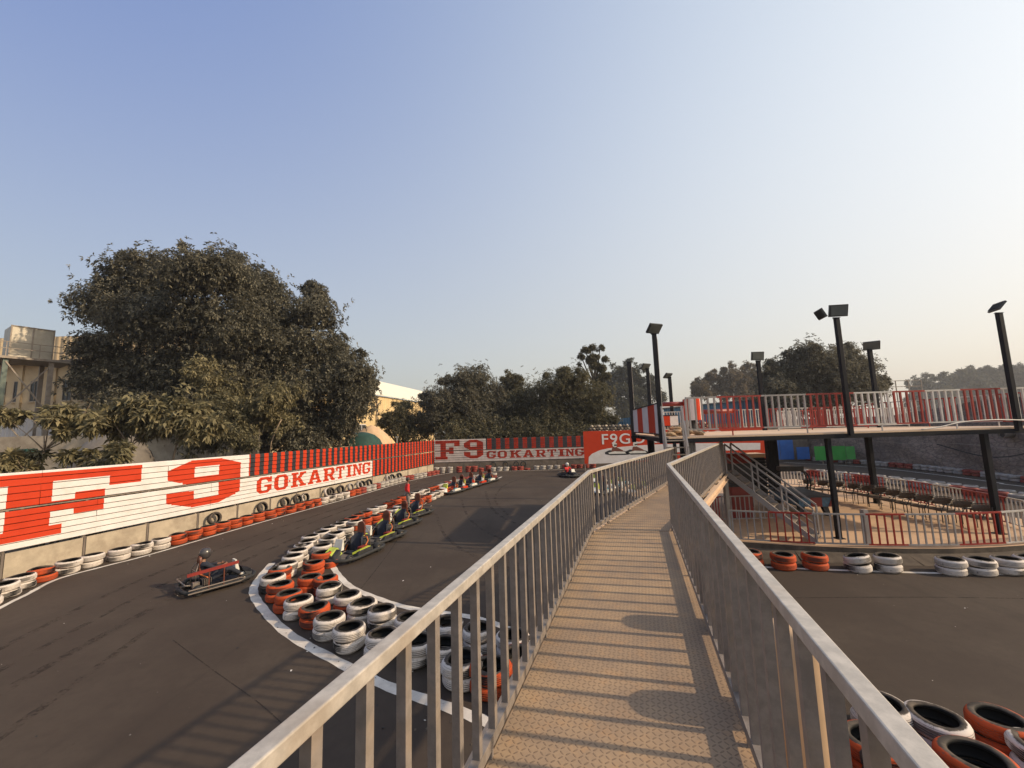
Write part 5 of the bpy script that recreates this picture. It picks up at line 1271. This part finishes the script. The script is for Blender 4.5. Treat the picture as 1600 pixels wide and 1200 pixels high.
def clumps(items, n, r0, r1, seed):
    """small clumps round the outside of the pixel blobs, for a ragged outline"""
    q = random.Random(seed); out = list(items); k = 0
    while k < n:
        x, y, r = q.choice(items); a = q.uniform(math.pi*.95, math.pi*2.05); px, py = x+r*1.05*math.cos(a), y+r*1.0*math.sin(a)
        if any((px-c[0])**2+(py-c[1])**2 < (c[2]*.93)**2 for c in items): k += .05; continue
        out.append((px, py, q.uniform(r0, r1))); k += 1
    return out
def tree(name, label, base, blobs, n, per, ln, wd, m, bark='darkbark', trunk_r=.3, seed=1, cat='tree', group=None, droop=.35, thick=.4, limbs=8, spread=1.05, trunk_top=.35, lean=(0, 0), lump=.18):
    rng = np.random.default_rng(seed); rs = random.Random(seed)
    t = empty(name, base); tag(t, label, cat, group)
    base = Vector(base); B = [Vector(b_[:3]) for b_ in blobs]; cen = sum(B, Vector())/len(B)
    top = base+(Vector((cen.x, cen.y, cen.z))-base)*trunk_top; top += Vector((lean[0], lean[1], 0))
    mb = MB(); mid = lerp(base, top, .5)+Vector((rs.uniform(-.1, .1), rs.uniform(-.1, .1), 0))*trunk_r*4
    mb.tube([base, mid, top], [trunk_r*1.25, trunk_r*.95, trunk_r*.8], bark, 10)
    sel = blobs if len(blobs) <= limbs else sorted(blobs, key=lambda q: -q[3])[:limbs]
    for b_ in sel:
        c = Vector(b_[:3]); k = lerp(top, c, .5)+Vector((rs.uniform(-.3, .3), rs.uniform(-.3, .3), .25*b_[3]))
        mb.tube([top-Vector((0, 0, trunk_r*.5)), lerp(top, k, .5), k, c+Vector((0, 0, b_[3]*.4))], [trunk_r*.6, trunk_r*.42, trunk_r*.28, trunk_r*.1], bark, 7)
    mb.build('trunk', t, True)
    p, d = shell(blobs, n, rng, thick, lump=lump)
    leaves('crown', t, p, d, per, ln, wd, m, rng, droop, spread)
    return t
def pxblob(x, y, r, Y): v = D(x, y, Y); return (v.x, v.y, v.z, r/FPX*Y)
# the big tree
rs = random.Random(2)
big = [(212, 425, 40), (250, 420, 38), (290, 418, 42), (345, 422, 44), (385, 435, 40), (160, 468, 40), (425, 470, 42), (495, 482, 36), (147, 535, 30), (215, 490, 50), (290, 490, 55), (370, 500, 55), (450, 530, 50), (505, 540, 40),
       (150, 590, 34), (210, 570, 48), (290, 575, 55), (370, 580, 60), (450, 600, 55), (515, 590, 42), (562, 578, 32), (560, 620, 34), (195, 625, 34), (250, 640, 42), (320, 650, 48), (390, 650, 50), (455, 660, 45), (510, 650, 40), (540, 655, 26), (480, 690, 34), (575, 600, 22), (210, 395, 16), (300, 395, 18), (365, 398, 20), (500, 455, 18), (545, 560, 22), (180, 440, 24), (420, 440, 28)]
bl = [pxblob(x, y, r, 27.2+max(0, x-300)*.018+rs.uniform(-2.0, 2.0)) for x, y, r in [(a-(a-400)*.06*(a > 400), b_+10, c*.90) for a, b_, c in clumps(big, 16, 7, 12, 4)]]
tree('big_tree', 'huge dark spreading tree rising behind the left billboard', tuple(Vector((D(360, 690, 29).x, 29, 0))), bl, 50000, 6, .24, .095, 'leaf_big', trunk_r=.65, seed=3, limbs=11, thick=.55, lump=.15)
# leafy saplings behind the fence
def sap(label, px, Y, items, seed, n=900, ln=.36, wd=.12, name='sapling', rt_=.05, m='leaf_sap', bark='bark', per=8):
    b_ = [pxblob(x, y, r, Y+random.uniform(-.4, .4)) for x, y, r in items]
    return tree(name, label, tuple(Vector((D(px, 700, Y).x, Y, 0))), b_, n, per, ln, wd, m, bark, rt_, seed, 'sapling', 'saplings behind the left fence', .55, .8, len(items), 1.15, .75, lump=.3)
random.seed(21)
sap('sapling with drooping pale leaves, trunk below the big tree left part', 218, 18.5, [(160, 650, 20), (190, 650, 22), (230, 658, 22), (215, 638, 18), (250, 670, 18), (172, 672, 16)], 31, 380)
sap('sapling with drooping pale leaves just right of the forked trunk pair', 254, 19, [(270, 640, 26), (300, 650, 28), (320, 665, 22), (285, 670, 24), (255, 640, 20)], 32, 480)
sap('sapling spreading large leaves at the left picture edge', 20, 16.5, [(5, 656, 15), (40, 652, 13), (78, 650, 16), (115, 650, 20), (140, 640, 16), (110, 672, 12), (150, 665, 16)], 33, 230)
sap('low leafy sapling hanging over the top of the giant F', 95, 16.2, [(70, 718, 12), (105, 715, 13), (140, 714, 13), (170, 714, 11), (15, 728, 14), (45, 730, 9), (188, 705, 13), (20, 712, 10)], 34, 260, .34, .11)
sap('thin pale forked sapling above the start of the striped fence', 408, 24.5, [(400, 640, 34), (430, 625, 30), (370, 650, 30), (350, 620, 30), (330, 600, 30), (440, 660, 22), (310, 575, 26)], 35, 1500, .26, .08)
p0_, p1_ = D(430, 665, 24.4), D(421, 705, 24.4)
tree('sapling', 'bushy olive sapling against the big tree above the giant 9', tuple(Vector((D(345, 700, 22.8).x, 22.8, 0))), [pxblob(x, y, r, 22.8) for x, y, r in [(345, 660, 30), (370, 680, 26), (320, 690, 22), (390, 690, 18), (300, 690, 16), (330, 640, 22)]], 1300, 7, .22, .07, 'leaf_mid', 'bark', .05, 36, 'sapling', 'saplings behind the left fence', .4, .8, 5)
mb = MB(); mb.tube([D(421, 712, 24.2), D(424, 690, 24.2), D(433, 668, 24.2), D(440, 655, 24.2)], .035, 'bark', 7); tag(mb.build('bare_stem', None, True), 'thin pale leaning stem beside the forked sapling', 'stem')
# row of trees behind the far fence
far = [('dark bushy tree beside the yellow building', 628, 46, [(628, 650, 20), (612, 660, 14), (645, 660, 18), (630, 675, 18), (650, 680, 16)], 'leaf_mid', 1500, .4, .12),
       ('rounded dusty tree above the small F9 board', 710, 47, [(705, 625, 30), (735, 612, 28), (685, 640, 26), (760, 630, 28), (720, 595, 20), (745, 592, 20), (700, 660, 26), (740, 655, 30), (672, 662, 18), (670, 630, 14)], 'leaf_big', 6500, .42, .13),
       ('dusty tree between the two rounder crowns behind the far fence', 800, 50, [(795, 612, 22), (820, 625, 26), (785, 640, 22), (810, 655, 28), (780, 665, 20), (840, 660, 20), (800, 600, 14)], 'leaf_mid', 4500, .42, .13),
       ('wide olive tree behind the striped end of the far fence', 885, 46, [(865, 612, 28), (895, 605, 28), (925, 625, 26), (850, 640, 26), (890, 650, 34), (930, 655, 22), (870, 670, 24), (915, 678, 20), (945, 660, 12), (882, 588, 10), (905, 590, 12)], 'leaf_mid', 8000, .38, .11),
       ('hazy green tree behind the bare black pole', 975, 150, [(968, 590, 20), (985, 585, 18), (962, 610, 18), (990, 612, 20), (1010, 605, 14), (975, 635, 20), (1000, 635, 18), (1030, 622, 9), (1018, 612, 10)], 'leaf_hill', 4200, 1.1, .4),
       ('flat-topped feathery brown tree left of the right dark tree', 1140, 140, [(1100, 610, 15), (1120, 600, 15), (1145, 590, 18), (1165, 592, 20), (1180, 600, 16), (1135, 612, 16), (1165, 615, 18), (1088, 612, 8), (1190, 618, 14)], 'leaf_pale', 4600, .95, .3),
       ('large dark glossy tree behind the raised deck', 1285, 44, [(1225, 585, 26), (1255, 565, 26), (1290, 572, 28), (1320, 562, 20), (1335, 585, 26), (1270, 600, 34), (1310, 610, 34), (1350, 605, 22), (1215, 610, 22), (1372, 600, 10), (1240, 625, 28), (1205, 590, 12), (1265, 550, 12)], 'leaf_big', 9000, .42, .15)]
for i, (lab, x, Y, it, m_, n, ln, wd) in enumerate(far):
    random.seed(50+i); b_ = [pxblob(a, c, r, Y+random.uniform(-1.5, 1.5)) for a, c, r in clumps(it, 16, 3, 7, i)]
    tree('tree', lab, (D(x, 690, Y).x, Y, 0), b_, int(n*(2.0 if Y < 60 else 1)), 6, ln*(.68 if Y < 60 else 1), wd*(.72 if Y < 60 else 1), m_, 'darkbark', .3, 60+i, 'tree', None, .2, .75, 7, lump=.45)
# the tall bare-topped tree with clumps
b_ = [pxblob(a, c, r, 56) for a, c, r in [(q_[0], q_[1], q_[2]*.72) for q_ in [(908, 558, 6), (915, 548, 6), (925, 545, 7), (938, 545, 6), (920, 562, 8), (930, 570, 9), (940, 575, 8), (945, 588, 8), (936, 595, 9), (945, 562, 5), (905, 568, 4), (928, 558, 7), (940, 606, 9), (948, 618, 9)]]]
tree('tree', 'tall lopped tree with clumped foliage beside the black poles', (D(942, 690, 56).x, 56, 0), b_, 2200, 6, .36, .12, 'leaf_mid', 'darkbark', .42, 77, 'tree', None, .25, .6, 14, lump=.3, trunk_top=.72)
# far wooded rise on the right
random.seed(5)
b_ = [pxblob(1440+i*16+random.uniform(-5, 5), 598-13*math.sin(min(1, i/12)*1.6)+random.uniform(-2, 3)+k*16, 17, 270+random.uniform(-8, 8)) for i in range(16) for k in range(3)]
rng = np.random.default_rng(8); p_, d_ = shell(b_, 14000, rng, .4); o = leaves('wooded_rise', None, p_, d_, 5, 2.0, .8, 'leaf_hill', rng); tag(o, 'hazy wooded rise beyond the deck at the right edge', 'woods', kind='stuff')
b_ = [(x, y, 1.4+random.uniform(0, 2.2), random.uniform(1.5, 2.4)) for x, y in [(random.uniform(-7, 9), random.uniform(43.6, 46)) for _ in range(34)]]+[(-18.2+.259*(i*1.9)+random.uniform(-.4, .1), 12.3+i*1.9, 1.0+random.random(), 1.2) for i in range(16)]
rng = np.random.default_rng(9); p_, d_ = shell(b_, 14000, rng, .5); o = leaves('undergrowth', None, p_, d_, 6, .32, .1, 'leaf_mid', rng); tag(o, 'tangled undergrowth filling the gaps behind the fences', 'bushes', kind='stuff')
print('trees', time.time()-T0)

# ================================================================== BUILDINGS
def window(parent, x0, x1, z0, z1, y, nx=2, frame='steel', sill=True):
    o = MB(); o.box(x0, x1, y-.02, y+.10, z0, z1, 'dark_glass'); wn = o.build('window', parent)
    f = MB(); th = .05
    for a, b_, c, d in ((x0, x1, z0, z0+th), (x0, x1, z1-th, z1), (x0, x0+th, z0+th, z1-th), (x1-th, x1, z0+th, z1-th)): f.box(a, b_, y-.06, y-.021, c, d, frame)
    for k in range(1, nx): xx = x0+(x1-x0)*k/nx; f.box(xx-.02, xx+.02, y-.055, y-.021, z0+th, z1-th, frame)
    link('frame', f.mesh('frame', org=tuple(parent.location)), wn)
    if sill:
        f = MB(); f.box(x0-.08, x1+.08, y-.14, y-.0, z0-.08, z0-.005, 'pale_wall'); link('sill', f.mesh('sill', org=tuple(parent.location)), wn)
t = empty('factory_building', (-40, 34, 0)); tag(t, 'tan factory wing with a row of dark windows behind the water tank', 'building')
def X34(px): return (px-800)/FPX*33.2
mb = MB(); mb.box(-62, -22, 34, 50, 0, 10.9, 'pale_wall'); mb.build('wall', t)
mb = MB(); corrug(mb, (-62, 33.75, 0), (-22, 33.75, 0), 11.0, 13.2, 'pale_wall', .5, .06); mb.build('upper_cladding', t)
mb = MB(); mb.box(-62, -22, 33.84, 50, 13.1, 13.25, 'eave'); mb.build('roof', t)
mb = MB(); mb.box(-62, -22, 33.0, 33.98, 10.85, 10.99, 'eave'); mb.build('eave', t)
for px_ in (-30, 4, 30, 56, 82, 107, 133, 160, 190, 220):
    v = D(px_, 597, 34); window(t, v.x-.38, v.x+.38, 7.6, 9.4, 34)
for k in range(14):
    x = -60+k*2.9; mb = MB(); mb.box(x, x+.3, 33.85, 33.999, 0, 10.84, 'pale_wall'); mb.build('pilaster', t)
t = empty('factory_building', (-17, 60, 0)); tag(t, 'yellow sunlit factory side with a pale sheet roof right of the big tree', 'building')
A_ = Vector((-21.0, 44, 0)); B_ = Vector((-15.4, 78, 0)); d = (B_-A_).normalized(); nn = Vector((d.y, -d.x, 0)); L_ = (B_-A_).length
mb = MB(); back = -nn*14; q = [A_, B_, B_+back, A_+back]; mb.hexa([(v.x, v.y, 0) for v in q], [(v.x, v.y, 9.3) for v in q], 'yellow_wall'); mb.build('wall', t)
mb = MB(); corrug(mb, A_+nn*.10, B_+nn*.10, 6.6, 9.2, 'yellow_wall', .6, .07); mb.build('cladding', t)
mb = MB(); e0, e1 = A_+nn*.5, B_+nn*.5; r0_, r1_ = A_-nn*2.2, B_-nn*2.2
mb.hexa([(e0.x, e0.y, 9.32), (e1.x, e1.y, 9.32), (r1_.x, r1_.y, 11.9), (r0_.x, r0_.y, 11.9)], [(e0.x, e0.y, 9.42), (e1.x, e1.y, 9.42), (r1_.x, r1_.y, 12.0), (r0_.x, r0_.y, 12.0)], 'roof_white'); mb.build('roof', t)
for u in (3, 11.5, 20, 28.5):
    p = A_+d*u+nn*.2; mb = MB(); mb.tube([p, p+Vector((0, 0, 9.2))], .09, 'steel', 8); mb.build('downpipe', t)
def wwin(u, w_, z0, z1, fr='steel', bal=False):
    a, b2 = A_+d*u, A_+d*(u+w_); mb = MB(); mb.bar(a+nn*.15+Vector((0, 0, (z0+z1)/2)), b2+nn*.15+Vector((0, 0, (z0+z1)/2)), .1, z1-z0, 'dark_glass'); wn = mb.build('window', t)
    mb = MB()
    for k in range(4): p = lerp(a, b2, k/3)+nn*.23; mb.box(p.x-.05, p.x+.05, p.y-.05, p.y+.05, z0, z1, fr)
    for z in (z0, z1): mb.bar(a+nn*.24+Vector((0, 0, z)), b2+nn*.24+Vector((0, 0, z)), .08, .1, fr)
    link('frame', mb.mesh('frame', org=tuple(t.location)), wn)
wwin(13, 3.0, 5.2, 6.3); wwin(5.5, 3.0, 2.6, 5.2, 'white'); wwin(1.5, 2.0, 4.2, 6.2, 'white'); wwin(21, 3, 5.2, 6.3)
mb = MB(); mb.bar(A_+d*5.3+nn*.6+Vector((0, 0, 2.4)), A_+d*9+nn*.6+Vector((0, 0, 2.4)), .9, .12, 'pale_wall'); mb.build('balcony', t)
mb = MB(); p = A_+d*10+nn*.5; mb.box(p.x-.3, p.x+.3, p.y-.5, p.y+.5, 3.0, 3.9, 'white'); mb.build('air_conditioner', t)
# umbrella and canopy by the yellow building
p = D(566, 690, 34)
t = empty('parasol', (p.x, 34, 0)); tag(t, 'dark green parasol showing above the striped fence', 'parasol')
mb = MB(); mb.lathe([(1.65, 3.05), (1.45, 3.5), (1.0, 3.9), (.4, 4.12), (0, 4.17)], 'darkgreen', 16, (p.x, 34, 0)); mb.build('canopy', t, True)
mb = MB(); mb.tube([(p.x, 34, 0), (p.x, 34, 4.1)], .04, 'steel', 8); mb.build('pole', t)
p = D(598, 690, 36)
t = empty('awning', (p.x, 36, 0)); tag(t, 'tan curved canopy next to the dark green parasol', 'awning')
mb = MB(); mb.lathe([(1.9, 2.6), (1.8, 3.3), (1.4, 3.9), (.7, 4.5), (0, 4.8)], 'board', 16, (p.x-1.2, 36.5, 0)); mb.build('canopy', t, True)
mb = MB(); mb.tube([(p.x-1.2, 36.5, 0), (p.x-1.2, 36.5, 4.7)], .04, 'steel', 8); mb.build('pole', t)
# water tank on its steel tower (both stand at an angle to the track)
TA = D(8, 600, 27.0); TR = R(60); zt0 = D(8, 557, 27).z; zt1 = D(8, 509, 27).z
t = empty('water_tank', (TA.x, 27.0, zt0), TR); tag(t, 'square galvanised water tank standing on the steel tower at left', 'tank')
H_ = zt1-zt0
for a, b_ in ((0, 1.0), (1.0, 2.0)):
    mb = MB(); mb.box(a+.03, b_-.03, -.03, .02, .04, H_-.02, 'tank'); loc_build(mb, 'panel', t)
for a in (0, 1.0, 2.0):
    mb = MB(); mb.box(a-.035, a+.035, -.075, -.005, 0, H_+.05, 'steel'); loc_build(mb, 'rib', t)
for a, b_ in ((0, 1.0), (1.0, 2.0)):
    mb = MB(); mb.box(-.03, .02, a+.03, b_-.03, .04, H_-.02, 'tank'); loc_build(mb, 'panel', t)
mb = MB(); mb.box(.02, 1.98, .02, 2.0, 0, H_-.06, 'tank'); loc_build(mb, 'body', t)
mb = MB(); mb.box(-.04, 2.04, -.08, .0, H_-.02, H_+.04, 'steel'); loc_build(mb, 'top_rim', t)
tw = empty('tank_tower', (TA.x, 27.0, 0), TR); tag(tw, 'cross-braced steel tower with a railed platform under the water tank', 'tower')
mb = MB(); mb.box(-1.2, 2.95, -.6, 2.6, zt0-.2, zt0-.04, 'steel'); loc_build(mb, 'platform', tw)
for z in (.5, .95):
    mb = MB(); mb.bar((-1.2, -.55, zt0+z), (2.9, -.55, zt0+z), .045, .045, 'steel'); loc_build(mb, 'guard_rail', tw)
    mb = MB(); mb.bar((2.9, -.55, zt0+z), (2.9, 2.5, zt0+z), .045, .045, 'steel'); loc_build(mb, 'guard_rail', tw)
for x in (-.2, 1.3, 2.9):
    mb = MB(); mb.box(x-.022, x+.022, -.57, -.53, zt0-.04, zt0+.95, 'steel'); loc_build(mb, 'guard_post', tw)
for x, m_ in ((-.15, 'greensteel'), (1.95, 'steel')):
    for y in (-.3, 2.2):
        mb = MB(); mb.box(x-.12, x+.12, y-.12, y+.12, 0, zt0-.21, m_); loc_build(mb, 'leg', tw)
for z0, z1 in ((6.2, zt0-.4), (2.6, 6.0)):
    for y, f_ in ((-.44, 1), (-.36, -1)):
        mb = MB(); mb.bar((-.15, y, z1 if f_ > 0 else z0), (1.95, y, z0 if f_ > 0 else z1), .08, .08, 'steel'); loc_build(mb, 'cross_brace', tw)
mb = MB(); mb.bar((-.15, -.4, 6.1), (1.95, -.4, 6.1), .09, .1, 'steel'); loc_build(mb, 'tie_beam', tw)
# yard wall, sheds, covered mound
t = empty('yard_wall', (-24, 21, 0)); tag(t, 'weathered grey yard wall behind the leafy saplings', 'wall')
mb = MB(); mb.box(-40, -16.5, 25.8, 26.0, 0, 4.5, 'concrete'); mb.build('wall', t)
t = empty('lean_to_shed', (-24, 27, 0)); tag(t, 'pale corrugated lean-to roof with dark openings behind the yard wall', 'shed')
for a, b_ in ((-40, -29), (-28.4, -25.5), (-24.6, -20)):
    mb = MB(); corrug(mb, (a, 29.8, 0), (b_, 29.8, 0), 4.0, 5.9, 'white', .35, .05); mb.build('roof_sheet', t)
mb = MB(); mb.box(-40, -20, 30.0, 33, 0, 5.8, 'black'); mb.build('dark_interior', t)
p = D(31, 690, 20.5); t = empty('green_tank', (p.x, 20.5, 0)); tag(t, 'dark green box showing between tower legs above the fence', 'box')
mb = MB(); mb.box(p.x-.3, p.x+.4, 20.5, 21.0, 2.9, 3.75, 'darkgreen'); mb.build('box', t, bevel=.03)
mb = MB(); mb.box(p.x-.25, p.x+.35, 20.55, 20.95, 0, 2.9, 'steel'); mb.build('stand', t)
p = D(140, 690, 21); t = empty('covered_mound', (p.x, 21.5, 0)); tag(t, 'grey tarpaulin covered hump behind the giant F', 'tarpaulin')
mb = MB(); mb.ball((p.x+.3, 22, 1.8), 2.1, 'tarp', 20, (1.0, .8, 1.28)); mb.build('tarpaulin', t, True)
mb = MB(); mb.tube(smooth_line([D(1440, 671, 12.6), D(1470, 667, 12.6), D(1500, 660, 12.6), D(1540, 656.5, 12.6), D(1580, 656, 12.6), D(1640, 659, 12.6)], 5), .022, 'rail_white', 6); tag(mb.build('hose', None, True), 'pale hose looped along the front edge of the raised deck', 'hose')
# distant lattice line on the right skyline
t = empty('roof_frame', (38, 50, 0)); tag(t, 'thin steel roof frame on the skyline right of the dark tree', 'frame')
a = D(1380, 605, 60); b_ = D(1440, 603, 60)
for z in (0, .9):
    mb = MB(); mb.bar((a.x, 60, a.z+z), (b_.x, 60, b_.z+z), .09, .09, 'steel'); mb.build('chord', t)
for k in range(4):
    x = a.x+(b_.x-a.x)*k/3; mb = MB(); mb.box(x-.05, x+.05, 59.95, 60.05, 0, a.z+.9, 'steel'); mb.build('post', t)
if HAZE:
    mb = MB(); mb.box(-640, 640, -240, 1040, -1.03, 45, 'dirt'); hz = mb.build('haze'); hz['kind'] = 'stuff'
    hm = bpy.data.materials.new('haze_air'); hm.use_nodes = True; ht = hm.node_tree; ht.nodes.clear()
    ho = ht.nodes.new('ShaderNodeOutputMaterial'); hv = ht.nodes.new('ShaderNodeVolumePrincipled')
    hv.inputs['Color'].default_value = (.86, .87, .90, 1); hv.inputs['Density'].default_value = HAZE; hv.inputs['Anisotropy'].default_value = .3
    ht.links.new(hv.outputs[0], ho.inputs['Volume']); hz.data.materials.clear(); hz.data.materials.append(hm)
print('done', time.time()-T0, 'objects', len(bpy.data.objects))
